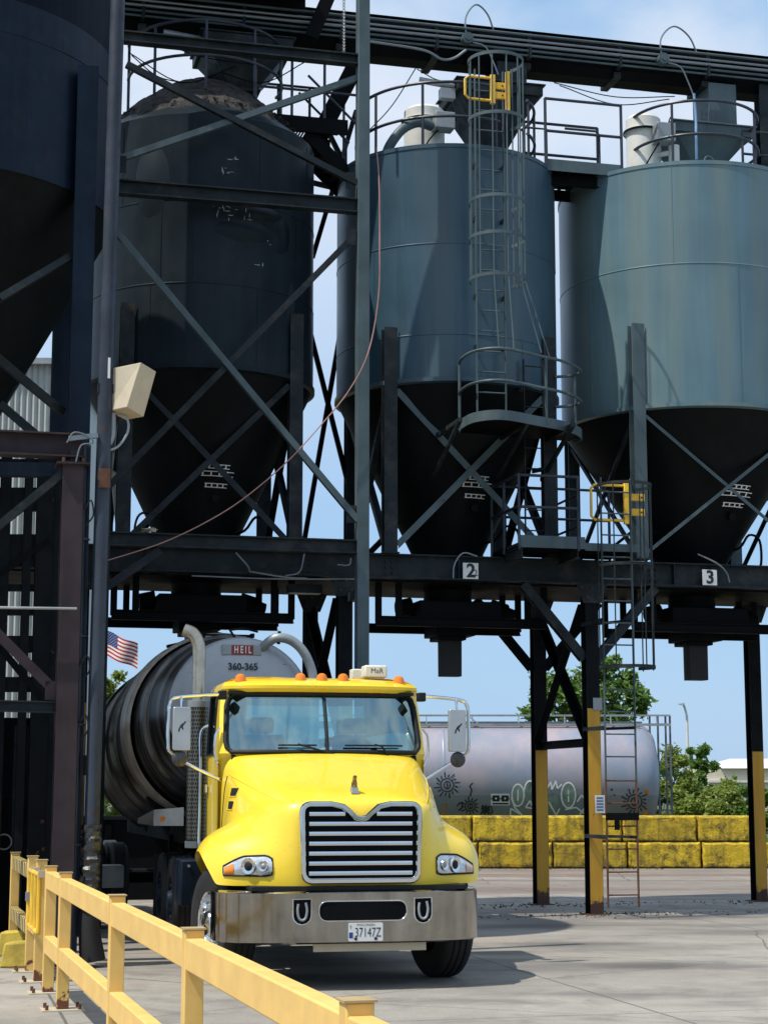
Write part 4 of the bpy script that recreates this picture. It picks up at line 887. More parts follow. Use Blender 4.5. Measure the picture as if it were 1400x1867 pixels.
# ---- hood with fenders
def c_(x, y, z): return (x, y, z)
H = [
 [c_(0, .17, .90), c_(.28, .17, .90), c_(.50, .175, .90), c_(.61, .20, .90), c_(.76, .27, .90), c_(.94, .40, .895), c_(1.08, .47, .895), c_(1.16, .52, .90), c_(1.185, .545, .905)],
 [c_(0, .16, 1.02), c_(.28, .16, 1.02), c_(.50, .165, 1.02), c_(.61, .19, 1.02), c_(.76, .26, 1.02), c_(.94, .38, 1.02), c_(1.10, .48, 1.02), c_(1.185, .56, 1.005), c_(1.215, .60, .985)],
 [c_(0, .16, 1.22), c_(.28, .16, 1.22), c_(.51, .165, 1.22), c_(.62, .19, 1.22), c_(.77, .29, 1.23), c_(.94, .43, 1.22), c_(1.11, .55, 1.20), c_(1.215, .66, 1.155), c_(1.25, .71, 1.075)],
 [c_(0, .17, 1.45), c_(.28, .17, 1.45), c_(.52, .175, 1.45), c_(.65, .22, 1.44), c_(.81, .42, 1.37), c_(.94, .56, 1.34), c_(1.10, .66, 1.30), c_(1.22, .77, 1.24), c_(1.27, .82, 1.145)],
 [c_(0, .19, 1.62), c_(.28, .19, 1.625), c_(.54, .20, 1.615), c_(.69, .28, 1.58), c_(.84, .58, 1.48), c_(.95, .74, 1.42), c_(1.09, .83, 1.37), c_(1.22, .90, 1.30), c_(1.275, .94, 1.18)],
 [c_(0, .27, 1.685), c_(.30, .27, 1.685), c_(.56, .29, 1.67), c_(.75, .42, 1.62), c_(.87, .76, 1.53), c_(.96, .93, 1.45), c_(1.08, 1.02, 1.40), c_(1.22, 1.06, 1.32), c_(1.28, 1.07, 1.19)],
 [c_(0, .70, 1.80), c_(.33, .70, 1.795), c_(.63, .70, 1.765), c_(.83, .78, 1.70), c_(.92, 1.00, 1.58), c_(.98, 1.12, 1.47), c_(1.08, 1.2, 1.41), c_(1.22, 1.24, 1.31), c_(1.28, 1.25, 1.17)],
 [c_(0, 1.25, 1.955), c_(.36, 1.25, 1.95), c_(.73, 1.25, 1.915), c_(.92, 1.28, 1.81), c_(.985, 1.36, 1.62), c_(1.01, 1.42, 1.42), c_(1.07, 1.45, 1.33), c_(1.20, 1.5, 1.22), c_(1.26, 1.52, 1.08)],
 [c_(0, 1.70, 2.085), c_(.38, 1.70, 2.08), c_(.82, 1.72, 2.05), c_(.98, 1.74, 1.94), c_(1.01, 1.70, 1.62), c_(1.025, 1.70, 1.34), c_(1.06, 1.70, 1.16), c_(1.15, 1.73, 1.02), c_(1.19, 1.75, .90)],
 [c_(0, 1.835, 2.12), c_(.39, 1.845, 2.118), c_(.84, 1.93, 2.10), c_(1.005, 2.03, 2.04), c_(1.03, 1.90, 1.62), c_(1.035, 1.88, 1.30), c_(1.05, 1.86, 1.08), c_(1.10, 1.88, .92), c_(1.12, 1.9, .80)],
]
mb = MB(); mb.grid([[Vec((-x - .075 * max(0, (x - .6) / .66) ** 1.5 * (1 if y < 1.6 else .3), y, z)) for x, y, z in r[:0:-1]] + [Vec(p) for p in r] for r in H])
hood = mb.part('hood', M['ty'], tk, smooth=180, subsurf=3)
bpy.context.view_layer.update()
ev = hood.evaluated_get(bpy.context.evaluated_depsgraph_get()); hm = ev.to_mesh()
bvh = BVHTree.FromPolygons([v.co.copy() + tk.sub for v in hm.vertices], [tuple(p.vertices) for p in hm.polygons]); ev.to_mesh_clear()
def onhood(x, z, off=.0, d=(0, 1, 0), o=None):
    d = Vec(d); o = Vec(o) if o else Vec((x, -1.5, z)); hit = bvh.ray_cast(o, d)
    if hit[0] is None: return Vec((x, .9, z))
    return hit[0] - d * off
def ontop(x, y, off=0): return onhood(0, 0, off, (0, 0, -1), (x, y, 4))
def onside(s, y, z, off=0): return onhood(0, 0, off, (-s, 0, 0), (s * 3, y, z))
# seam lines of the hood
mb = MB()
for s in (-1, 1):
    mb.tube([ontop(s * (.30 + .10 * t), .34 + 1.5 * t, .001) for t in [i / 24 for i in range(25)]], .004, 5)
for s in (-1, 1):      # character line from the windscreen corner to the grille corner
    pp_ = []
    for i in range(25):
        t = i / 24; tgt = Vec((s * (1.01 - .37 * t ** 1.2), 1.78 - 1.42 * t, 1.93 - .33 * t)); pp_.append(onhood(0, 0, .0015, Vec((-s, 0, -1)).normalized(), tgt + Vec((s * 1.0, 0, 1.0))))
    mb.tube(pp_, .006, 5)
mb.each('crease', M['ty'], tk)
mb = MB()
for s in (-1, 1): mb.tube([onside(s, 1.35 + .3 * i / 10, 1.76 + .10 * i / 10, .001) for i in range(11)], .005, 5)
mb.each('hood_seam', M['pole_y'], tk)
mb = MB()      # dark gap where the hood meets the cab
for s in (-1, 1): mb.tube([onside(s, 1.80, 1.08 + .80 * i / 14, .001) for i in range(15)], .007, 5)
mb.each('panel_gap', M['dark'], tk)
# side vents
for s in (-1, 1):
    for z in (1.60, 1.725):
        mb = MB(); pl_ = rrect(1.28, 1.52, z - .042, z + .042, .015, 3)
        n_ = len(pl_); c0 = onside(s, 1.40, z, .004); pts = [onside(s, y, zz, .004) for y, zz in pl_]
        mb.add(pts + [c0], [(i, (i + 1) % n_, n_) for i in range(n_)]); mb.m = 1; mb.tube(pts, .006, 6, closed=True)
        mb.part('side_vent', [M['dark'], M['ty']], tk)
# grille
def gpath(w_, zb, zt, nz_, nw, r=.07):
    p = [(-w_ + r, zb), (w_ - r, zb)] + [(w_ - r + r * math.sin(R(a)), zb + r - r * math.cos(R(a))) for a in (22, 45, 68, 90)]
    p += [(w_ + .012 - r + r * math.cos(R(a)), zt - r + r * math.sin(R(a))) for a in (0, 22, 45, 68, 90)] + [(nw + .05, zt), (nw * .75, zt - .022), (.05, nz_ + .012), (0, nz_)]
    L = [(-x, z) for x, z in p[::-1]][1:]
    return p[1:] + L[:-1]
go = gpath(.520, .945, 1.620, 1.49, .22)
g_ = MB().sweep([Vec((x, .085, z)) for x, z in go], [(-.026, -.05), (.026, -.05), (.026, .012), (.015, .028), (-.015, .028), (-.026, .012)], (0, -1, 0), closed=True)
grl = g_.part('grille', M['chrome'], tk, smooth=40)
mb = MB(); mb.prism([(x * .985, 1.28 + (z - 1.28) * .985) for x, z in go], lambda x, y, d: Vec((x, d, y)), .125, .156); mb.part('grille_backing', M['black'], tk, grl, smooth=0)
for i in range(7):
    z = 1.012 + i * .087; segs = [(-.47, .47)] if i < 6 else [(-.47, -.145), (.145, .47)]
    for x0, x1 in segs:
        mb = MB(); mb.sweep([Vec((x0, .105, z)), Vec((x1, .105, z))], [(-.012, -.014), (.010, -.017), (.014, 0), (.010, .017), (-.012, .014)], (0, 0, 1)); mb.part('grille_bar', M['chrome'], tk, grl)
# hood ornament: small standing dog-like figure on a plinth
p = ontop(0, .42); mb = MB(); mb.hexa([p + Vec(v) for v in ((-.035, -.06, -.01), (.035, -.06, -.01), (.035, .05, -.01), (-.035, .05, -.01), (-.028, -.045, .045), (.028, -.045, .045), (.028, .04, .055), (-.028, .04, .055))])
mb.m = 1
mb.tube(bez([p + Vec((0, .035, .06)), p + Vec((0, .02, .085)), p + Vec((0, -.01, .10)), p + Vec((0, -.03, .135))], 10), [.018] * 3 + [.022] * 4 + [.02] * 2 + [.018], 8) if False else mb.tube([p + Vec((0, .035, .085)), p + Vec((0, .0, .098)), p + Vec((0, -.03, .11))], [.017, .022, .020], 8)
mb.tube([p + Vec((0, -.02, .12)), p + Vec((0, -.035, .14)), p + Vec((0, -.06, .142))], [.02, .021, .013], 8)
for sx in (-.013, .013):
    for sy in (-.03, .03): mb.tube([p + Vec((sx, sy, .095)), p + Vec((sx * 1.2, sy - .004, .05))], [.008, .007], 6)
mb.part('hood_ornament', [M['galv'], paint('worn_gilt', (.30, .20, .09), .3, metal=.9)], tk)
# headlights
for s in (-1, 1):
    def hl(a, b, off):      # a 0..1 inner to outer, b 0..1 bottom to top
        x = (.735 if s > 0 else .775) + .405 * a; zt = 1.168 - .02 * a - .105 * max(0, a - .55) ** 1.3 * 2.2; zb_ = .985 + .02 * max(0, .12 - a) * 6
        zt -= .05 * max(0, .10 - a) * 6
        return onhood(s * x, zb_ + (zt - zb_) * b, off)
    def patch(a0, a1, off, n=10, b0=0, b1=1): return [[hl(a0 + (a1 - a0) * j / n, b0 + (b1 - b0) * i / 6, off + .018 * (1 - (2 * i / 6 - 1) ** 2)) for j in range(n + 1)] for i in range(7)]
    mb = MB(); mb.grid(patch(0, 1, .006))
    for e in ((0, 0), (1, 0)): pass
    ho = mb.part('headlight', paint('headlight_shell', (.62, .66, .70), .12, metal=.55, var=.25, scale=14), tk, smooth=180)
    edge = [hl(i / 14, 0, .008) for i in range(15)] + [hl(1, i / 4, .008) for i in range(1, 5)] + [hl(1 - i / 14, 1, .008) for i in range(1, 15)] + [hl(0, 1 - i / 4, .008) for i in range(1, 4)]
    MB().tube(edge, .009, 6, closed=True).part('bezel', M['dark'], tk, ho)
    mb = MB(); mb.grid(patch(.80, .985, .014, 6, .08, .85)); mb.part('turn_signal', M['amber'] if s < 0 else paint('pale_amber_lens', (.62, .42, .32), .2), tk, ho, smooth=180)
    for a, rr in ((.47, .068), (.17, .045)):
        c = hl(a, .48, .012); nrm = Vec((s * .62, -.78, 0)).normalized()
        mb = MB(); e1 = nrm.cross(Vec((0, 0, 1))).normalized(); e2 = Vec((0, 0, 1))
        ring = lambda r, o: [c + nrm * o + (e1 * math.cos(t) + e2 * math.sin(t)) * r for t in [2 * PI * k / 20 for k in range(20)]]
        mb.grid([ring(rr * 1.12, .014), ring(rr * 1.05, .026), ring(rr * .92, .026), ring(rr * .6, .016)], True); mb.m = 1; mb.grid([ring(rr * .6, .0165), ring(rr * .32, .026), ring(.002, .028)], True)
        mb.part('reflector', [M['chrome'], M['dark'] if rr > .05 else M['galv']], tk, ho, smooth=60)
# bumper
bp = [(-1.275, .66), (-1.275, .50), (-1.24, .32), (-1.12, .16), (-.90, .06), (-.6, .015), (-.3, 0), (0, -.004)]; bp = bp + [(-x * (1 if x > -.8 else .955 if x > -1.0 else .905), y) for x, y in bp[-2::-1]]
bz = bez([Vec((x, y, 0)) for x, y in bp], 60)
mb = MB(); mb.grid([[Vec((p.x * (1 - k * .5), p.y + k, z)) for p in bz] for k, z in ((.07, .425), (.03, .405), (.0, .42), (.0, .46), (0, .82), (.0, .845), (.03, .862), (.10, .862), (.10, .845))])
bm_ = mb.part('bumper', paint('polished_bumper', (.33, .315, .285), .12, metal=1.0, var=.22, scale=3, dust=.35, streak=.3, dustc=(.17, .15, .125)), tk, smooth=50)
def by(x, off=0):
    p = min(bz, key=lambda q: abs(q.x - x)); return p.y - off
def decal(poly, mm, nme, rim, off=.004, parent=bm_):
    n_ = len(poly); mb = MB(); mb.add([Vec((x, by(x, off), z)) for x, z in poly], [tuple(range(n_))]) if max(p[0] for p in poly) - min(p[0] for p in poly) < .3 else mb.grid([[Vec((x0 + (x1 - x0) * j / 20, by(x0 + (x1 - x0) * j / 20, off), z)) for j in range(21)] for (x0, x1, z) in [(min(x for x, z2 in poly if abs(z2 - z) < .012), max(x for x, z2 in poly if abs(z2 - z) < .012), z) for z in sorted(set(round(p[1], 3) for p in poly))]])
    o = mb.part(nme, mm, tk, parent, smooth=0)
    if rim: MB().tube([Vec((x, by(x, off), z)) for x, z in poly], rim, 6, closed=True).part('trim_ring', M['chrome'], tk, o)
    return o
slot = rrect(-.395, .395, .605, .775, .07, 4); decal(slot, M['black'], 'air_slot', .007)
for s in (-1, 1):
    pk = [(s * .545 - .08, .795), (s * .545 - .08, .65)] + [(s * .545 - .08 * math.cos(R(a)), .65 - .075 * math.sin(R(a))) for a in (30, 60, 90, 120, 150)] + [(s * .545 + .08, .65), (s * .545 + .08, .795)]
    o_ = decal(pk, M['black'], 'tow_hook_pocket', .007)
    x = s * .545; y = by(x, .02)
    MB().tube(bez([(x - .035, y, .755), (x - .042, y, .70), (x - .03, y, .635), (x, y, .615), (x + .03, y, .635), (x + .042, y, .70), (x + .03, y, .765)], 20), .011, 8).part('tow_hook', M['galv'], tk, o_)
MB().box((-.98, .10, .864), (.98, .5, .90)).part('filler_panel', M['dark'], tk)
MB().box((-.42, .12, .33), (.60, .16, .43)).part('air_dam', M['beige'], tk)
# licence plate
lp = MB().prism(rrect(-.135, .175, .428, .585, .012, 3), lambda x, y, d: Vec((x, d, y)), -.022, -.012).part('licence_plate', M['sign'], tk, bevel=.001, smooth=0)
mb = MB(); mb.text('37147Z', .115, (.04, -.0235, .500), (1, 0, 0), (0, 0, 1), sx=.66); mb.text('WISCONSIN', .030, (.02, -.0235, .568), (1, 0, 0), (0, 0, 1)); mb.text('Y', .045, (-.115, -.0235, .548), (1, 0, 0), (0, 0, 1)); mb.part('plate_number', M['text'], tk, lp, smooth=0)
MB().box((-.13, -.0236, .455), (-.095, -.0225, .505)).part('plate_sticker', paint('blue_sticker', (.02, .05, .25), .5), tk, lp)
mb = MB()
for x in (-.07, .11): mb.cyl((x, -.0225, .45), (x, -.032, .45), .014, n=10)
mb.each('plate_bolt', M['text'], tk, lp)
# ---- cab
LV = [(.72, 1.0, 1.97), (1.3, 1.03, 1.94), (2.04, 1.05, 1.86), (2.105, 1.05, 1.80), (2.30, 1.042, 1.86), (2.50, 1.03, 1.945), (2.705, 1.015, 2.035), (2.755, 1.01, 1.955), (2.785, 1.005, 1.95), (2.825, .975, 2.03), (2.862, .89, 2.18), (2.885, .73, 2.36), (2.893, .47, 2.55)]
YB = 3.15; NX = 18; SY = [3.15, 3.02, 2.62, 2.44, 2.30]
def cab_ring(z, w_, yf, off=0):
    sb = .30
    pts = [Vec((-w_ - off, y, z)) for y in SY]
    for i in range(NX + 1):
        t = -1 + 2 * i / NX; x = w_ * (t if abs(t) > .99 else t * 1.062); a = abs(x / w_)
        y = yf + sb * a ** 3.4 * .9
        pts.append(Vec((x * (1 - 0.0), y - off, z)) + Vec((off * t ** 3, 0, 0)))
    pts += [Vec((w_ + off, y, z)) for y in SY[::-1]]
    k = max(0, (2.85 - z)); 
    pts += [Vec((w_ * f, YB, z)) for f in (.62, .2, -.2, -.62)]
    return pts
rings = [cab_ring(*l) for l in LV]
for r_ in rings[10:]:
    f = {10: .97, 11: .9, 12: .75}[rings.index(r_)]
    for p in r_: p.y = 2.7 + (p.y - 2.7) * f
k = len(rings[0]); i0 = len(SY)
WX0, WX1 = i0 + 1, i0 + NX - 1     # windscreen columns
mb = MB(); fs = []
for i in range(len(rings) - 1):
    for c in range(k):
        e = (c + 1) % k
        if 3 <= i <= 5 and WX0 <= c < WX1: continue
        if 3 <= i <= 5 and (c in (1, 2) or c in (i0 + NX + 1 + 2, i0 + NX + 1 + 1 + 1 + 0)) and (i != 9): 
            if c in (1, 2) or c in (k - 4 - 3, k - 4 - 4): continue
        if 3 <= i <= 5 and c in (k - 4, k - 3, k - 2): continue
        fs.append((i * k + c, i * k + e, (i + 1) * k + e, (i + 1) * k + c))
n0 = len(rings) * k
mb.add([p for r_ in rings for p in r_] + [Vec((0, 2.75, 2.896))], fs + [((len(rings) - 1) * k + c, (len(rings) - 1) * k + (c + 1) % k, n0) for c in range(k)])
cab = mb.part('cab', M['ty'], tk, smooth=38)
# windscreen glass and seals
wr = [[rings[i][c] + Vec((0, .012, 0)) for c in range(WX0, WX1 + 1)] for i in range(3, 7)]
ws = MB().grid(wr).part('windscreen', M['glass'], tk, smooth=180)
def seal(a, b, t): return a.lerp(b, t)
bot, top_ = rings[3], rings[6]
def wpt(c, f):
    # point on the windscreen at column c (may be fractional) and height 0..1
    i = 3 + f * 3; i_ = min(5, int(i)); q0 = rings[i_]; q1 = rings[i_ + 1]; c_i = min(int(c), WX1 - 1); t = c - c_i; u = i - i_
    return q0[c_i].lerp(q0[c_i + 1], t).lerp(q1[c_i].lerp(q1[c_i + 1], t), u)
loop = [wpt(WX0 + (WX1 - WX0) * (.03 + .94 * i / 24), -.0 + 0.02) for i in range(25)] + [wpt(WX1 - .1, .02 + .08), wpt(WX1, .2), wpt(WX1, .5), wpt(WX1, .8), wpt(WX1 - .15, .93)] + [wpt(WX1 - (WX1 - WX0) * (.04 + .92 * i / 24), 1) for i in range(25)] + [wpt(WX0 + .15, .93), wpt(WX0, .8), wpt(WX0, .5), wpt(WX0, .2), wpt(WX0 + .1, .1)]
MB().tube([p + Vec((0, -.006, 0)) for p in loop], .024, 8, closed=True).part('windscreen_seal', M['dark'], tk, ws)
mb = MB()
for (cx, f, sx) in ((WX0, 1, 1), (WX1, 1, -1), (WX0, 0, 1), (WX1, 0, -1)):
    a_ = [wpt(cx, f), wpt(cx + sx * .9, f), wpt(cx + sx * .3, f + (.08 if f == 0 else -.08)), wpt(cx, f + (.25 if f == 0 else -.25))]; mb.add([p + Vec((0, -.004, 0)) for p in a_], [(0, 1, 2, 3)])
mb.part('corner_filler', M['ty'], tk, ws)
cm = (WX0 + WX1) / 2; MB().tube([wpt(cm, i / 8) + Vec((0, -.008, 0)) for i in range(9)], .018, 8).part('centre_bar', M['dark'], tk, ws)
for (c0, f0, c1, f1, c2) in ((6.2, .10, 12.1 - 3.1, .10, 10.4), (11.6, .10, 16.2, .10, 14.6)):
    b0 = i0 + c0 - 1.2; b1 = i0 + c1 - .9; e_ = i0 + c2 - .6
    mb = MB(); mb.tube([wpt(b0 + (b1 - b0) * i / 8, .135) + Vec((0, -.035, 0)) for i in range(9)], .009, 6)
    mb.tube([wpt((b0 + b1) / 2, .135) + Vec((0, -.05, .008)), wpt((b0 + b1) / 2 + .6, .12) + Vec((0, -.06, 0)), wpt(e_, .01) + Vec((0, -.03, -.03))], [.011, .01, .012], 6); mb.part('wiper', M['dark'], tk)
# side and rear glass, door edges
for s, cols in ((-1, (1, 2, 3)), (1, (k - 4 - 4, k - 4 - 3, k - 4 - 2))):
    wn_ = MB().grid([[rings[i][c] + Vec((-s * .012, 0, 0)) for c in cols] for i in range(3, 7)]).part('side_window', M['glass'], tk)
    mb = MB(); lp_ = [rings[3][cols[0]], rings[3][cols[-1]], rings[6][cols[-1]], rings[6][cols[0]]]; mb.tube(lp_, .018, 6, closed=True); mb.part('window_seal', M['dark'], tk, wn_)
    d_ = MB().box((s * 1.046 if s > 0 else -1.056, 2.10, .78), (s * 1.056 if s > 0 else -1.046, 3.05, 2.05)).part('door', M['ty'], tk, bevel=.003)
    mb = MB(); x = s * 1.07; mb.box((min(x, x + s * .02), 2.85, 1.72), (max(x, x + s * .02), 2.98, 1.80)); mb.part('door_handle', M['chrome'], tk, d_)
    xg = s * 1.12; MB().tube(bez([(s * 1.03, 3.10, 2.42), (xg, 3.10, 2.34), (xg, 3.10, 2.0), (xg, 3.10, 1.5), (xg, 3.08, 1.15), (s * 1.03, 3.08, 1.08)], 20), .017, 8).part('grab_handle', M['chrome'], tk)
    MB().tube(bez([(s * 1.04, 2.10, 2.36), (s * 1.085, 2.08, 2.28), (s * 1.09, 2.08, 2.1), (s * 1.05, 2.09, 1.98)], 12), .012, 8).part('grab_handle', M['chrome'], tk)
MB().grid([[rings[i][c % k] + Vec((0, -.012, 0)) for c in range(k - 4, k)] for i in range(3, 7)]).part('rear_window', M['glass'], tk)
# interior
mb = MB(); mb.grid([[Vec((-.94, 1.92, 2.0)), Vec((.94, 1.92, 2.0))], [Vec((-.94, 1.98, 2.09)), Vec((.94, 1.98, 2.09))], [Vec((-.94, 2.3, 2.08)), Vec((.94, 2.3, 2.08))], [Vec((-.94, 2.4, 1.9)), Vec((.94, 2.4, 1.9))], [Vec((-.94, 2.4, 1.3)), Vec((.94, 2.4, 1.3))]]); mb.part('dashboard', M['dark'], tk)
mb = MB(); mb.box((-.95, 2.12, 2.70), (.95, 2.45, 2.73)); mb.part('headliner', M['dark'], tk)
mb = MB(); mb.box((-.95, 2.0, 1.2), (.95, 3.1, 1.24)); mb.part('cab_floor', M['dark'], tk)
for s in (-1, 1):
    mb = MB(); x = s * .50; mb.box((x - .24, 2.5, 1.55), (x + .24, 2.98, 1.70)); mb.box((x - .24, 2.88, 1.70), (x + .24, 3.02, 2.32)); mb.box((x - .13, 2.9, 2.33), (x + .13, 3.0, 2.50)); mb.part('seat', M['seat'], tk, bevel=.04)
c = Vec((.50, 2.42, 2.08)); ax = Vec((0, -.55, .83)); e1 = Vec((1, 0, 0)); e2 = ax.cross(e1)
mb = MB(); mb.tube([c + (e1 * math.cos(t) + e2 * math.sin(t)) * .23 for t in [2 * PI * i / 28 for i in range(28)]], .016, 8, closed=True); mb.tube([c - ax * .02, c - ax * .5], .03, 8)
for t in (.3, 2.84, 4.71): mb.tube([c, c + (e1 * math.cos(t) + e2 * math.sin(t)) * .23], .013, 6)
mb.part('steering_wheel', M['dark'], tk)
mb = MB(); a_, b_ = wpt(WX1 - 5.6, .0), wpt(WX1 - .7, .0); mb.add([wpt(WX1 - 3.6, .04) + Vec((0, .03, 0)), wpt(WX1 - .25, .04) + Vec((0, .03, 0)), wpt(WX1 - .7, .33) + Vec((0, .03, 0)), wpt(WX1 - 2.0, .37) + Vec((0, .03, 0)), wpt(WX1 - 4.8, .27) + Vec((0, .03, 0))], [(0, 1, 2, 3, 4)])
mb.part('paper_sheet', paint('pale_green_paper', (.58, .80, .72), .8, var=.05), tk, smooth=0)
# roof lights and box
for x in (-.82, -.22, 0, .22, .82):
    y = 2.13 if abs(x) < .5 else 2.22; z = 2.84 if abs(x) < .5 else 2.83
    mb = MB(); mb.lathe([(.058, z - .01), (.056, z + .03), (.045, z + .062), (.022, z + .078), (0, z + .08)], (x, y + .02, 0), 16); mb.part('marker_light', M['amber'], tk)
mb = MB(); mb.box((.50, 2.42, 2.90), (.74, 2.62, 3.03)); mb.part('roof_box', M['white'], tk, bevel=.018)
mb = MB(); mb.text('MaR', .075, (.63, 2.4185, 2.968), (1, 0, 0), (0, 0, 1)); mb.part('scrawl', M['text'], tk, smooth=0)
mb = MB(); mb.box((.40, 2.6, 2.88), (.52, 2.75, 3.0)); mb.part('roof_box', M['white'], tk, bevel=.012)
mb = MB(); mb.box((.53, 2.44, 2.86), (.71, 2.60, 2.901)); mb.part('box_foot', M['galv'], tk)
# mirrors
M['spot'] = paint('grimy_mirror_back', (.07, .07, .068), .35, metal=.5, var=.5, scale=14)
for s in (-1, 1):
    kx = -.03 if s > 0 else -.05
    top = [(s * 1.01, 2.08, 2.69), (s * 1.08, 2.05, 2.69), (s * 1.42, 1.98, 2.655), (s * 1.50, 1.96, 2.60), (s * 1.515, 1.96, 2.46), (s * 1.515, 1.96, 2.20), (s * 1.48, 1.96, 2.10), (s * 1.28, 1.98, 1.98), (s * 1.03, 2.02, 1.84)]; top = top[:2] + [(x + kx, y, z) for x, y, z in top[2:-1]] + top[-1:]
    arm = MB().tube(bez([Vec(p) for p in top], 40), .018, 8).part('mirror_arm', M['chrome'], tk)
    mb = MB(); mb.box((s * 1.02 - .04, 2.03, 2.64), (s * 1.02 + .04, 2.14, 2.73)); mb.part('arm_mount', M['dark'], tk, arm, bevel=.01)
    x0, x1 = sorted((s * 1.475 + kx, s * 1.30 + kx)); hd = MB().prism(rrect(x0, x1, 2.13, 2.555, .02, 3), lambda x, y, d: Vec((x, d, y)), 1.90, 1.965).part('mirror', paint('mirror_back', (.42, .44, .46), .3, metal=.5, var=.12, scale=3), tk, bevel=.006)
    xm = s * 1.39 + kx; sil = [(-.035, -.05), (-.02, -.045), (-.012, -.01), (.0, -.012), (.01, -.03), (.02, -.025), (.012, .005), (.03, .03), (.045, .05), (.036, .058), (.018, .038), (.002, .03), (-.012, .015), (-.03, -.02)]
    MB().add([Vec((xm + x, 1.8988, 2.36 + z)) for x, z in sil], [tuple(range(len(sil)))]).part('emblem', M['text'], tk, hd, smooth=0)
    MB().tube([(xm, 1.94, 2.555), (xm, 1.97, 2.655)], .012, 6).part('mirror_pin', M['chrome'], tk, hd)
    mb = MB(); mb.lathe([(0, -.025), (.05, -.02), (.075, -.005), (.08, .01), (0, .012)], (s * 1.40 + kx, 1.94, 2.05), 20, 'y'); mb.part('spot_mirror', M['spot'], tk)
# exhaust stack
X, Y = -1.115, 3.42
ex = MB().tube(bez([(X, Y, 2.6), (X, Y, 3.0), (X, Y, 3.22), (X - .02, Y + .01, 3.33), (X - .075, Y + .03, 3.415), (X - .16, Y + .05, 3.45)], 30), .072, 18, caps=False).part('exhaust_stack', paint('stained_exhaust_pipe', (.48, .44, .37), .3, metal=.8, var=.3, scale=2, rust=.0, dust=.6, dustc=(.22, .17, .11)), tk, smooth=60)
MB().cyl((X, Y, 1.15), (X, Y, 2.68), .085, n=20).part('muffler', paint('muffler_steel', (.10, .10, .095), .4, metal=.7), tk, ex)
q = N('perforated_shield'); br_ = q.n('ShaderNodeTexVoronoi'); q.b.inputs['Metallic'].default_value = .9; q.b.inputs['Roughness'].default_value = .3
uvx = q.xyz(); an = q.n('ShaderNodeMath', operation='ARCTAN2'); 
sx_ = q.math('SUBTRACT', uvx[0], X); sy_ = q.math('SUBTRACT', uvx[1], Y - 1.5); q.l(sx_, an.inputs[0]); q.l(sy_, an.inputs[1])
A1 = q.math('MULTIPLY', an.outputs[0], 26 / (2 * PI)); B1 = q.math('MULTIPLY', uvx[2], 24.0)
row = q.math('MODULO', q.math('FLOOR', B1), 2.0); A2 = q.math('ADD', A1, q.math('MULTIPLY', row, .5))
fa = q.math('SUBTRACT', q.math('FRACT', A2), .5); fb = q.math('SUBTRACT', q.math('FRACT', B1), .5)
dd = q.math('SQRT', q.math('ADD', q.math('MULTIPLY', fa, fa), q.math('MULTIPLY', fb, fb)))
hole = q.math('LESS_THAN', dd, .36); q.color(q.mix(hole, (.20, .185, .15), (.006, .006, .006))); q.l(q.math('SUBTRACT', .9, q.math('MULTIPLY', hole, .9)), q.b.inputs['Metallic'])
mb = MB(); mb.lathe([(.112, 1.22), (.112, 2.62)], (X, Y, 0), 40); mb.part('heat_shield', q.m, tk, ex)
mb = MB()
for z in (1.14, 2.62): mb.lathe([(.09, z), (.118, z), (.120, z + .02), (.120, z + .07), (.09, z + .075)], (X, Y, 0), 28)
mb.each('shield_collar', M['galv'], tk, ex)
# wheels
def wheel(x, y, s, r=.50, w_=.28, dual=False, nm='wheel', steer=0):
    def sw(mb):
        if steer:
            c_, s_ = math.cos(R(steer)), math.sin(R(steer))
            mb.v = [Vec((x + (p.x - x) * c_ - (p.y - y) * s_, y + (p.x - x) * s_ + (p.y - y) * c_, p.z)) for p in mb.v]
        return mb
    tp = [(r * .56, -w_ / 2 + .01), (r * .75, -w_ / 2), (r * .93, -w_ / 2 + .01), (r * .985, -w_ / 2 + .035), (r, -w_ / 2 + .06)]
    for gx in (-.06, 0, .06): tp += [(r, gx - .012), (r - .014, gx - .008), (r - .014, gx + .008), (r, gx + .012)]
    tp += [(a, -b) for a, b in tp[:5][::-1]]
    wroot = sw(MB().lathe(tp, (x, y, r), 48, 'x')).part(nm, M['rubber'], tk, smooth=40)
    rm = sw(MB().lathe([(r * .57, s * (w_ / 2 - .01)), (r * .54, s * (w_ / 2 - .02)), (r * .50, s * (w_ / 2 - .10)), (r * .30, s * (w_ / 2 - .06)), (r * .27, s * (w_ / 2 - .05)), (r * .2, s * (w_ / 2 + .02)), (0, s * (w_ / 2 + .03))], (x, y, r), 32, 'x')).part('rim', M['chrome'] if not dual else M['navy'], tk, wroot, smooth=30)
    mb = MB()
    for i in range(10): a = 2 * PI * i / 10; c = Vec((x + s * (w_ / 2 - .065), y + r * .36 * math.cos(a), r + r * .36 * math.sin(a))); mb.cyl(c, c + Vec((s * .05, 0, 0)), .018, n=8)
    sw(mb).each('lug_nut', M['chrome'], tk, wroot)
for s in (-1, 1): wheel(s * 1.10 if s < 0 else .955, 1.13 if s < 0 else 1.06, s, r=.52, w_=.31, steer=14 if s < 0 else 9)
for y in (5.05, 6.40):
    for s in (-1, 1): wheel(s * 1.10, y, s, dual=True); wheel(s * .78, y, s, dual=True)
# dark inner wheel arches, hood latches
for s in (-1, 1):
    mb = MB(); rws = [[Vec((x, 1.13 + rr * math.cos(t), .52 + rr * math.sin(t))) for t in [PI * (-.06 + 1.1 * i / 20) for i in range(21)]] for x, rr in ((s * .55, .1), (s * .55, .60), (s * 1.12, .62))]; mb.grid(rws); mb.part('inner_arch', M['dark'], tk)
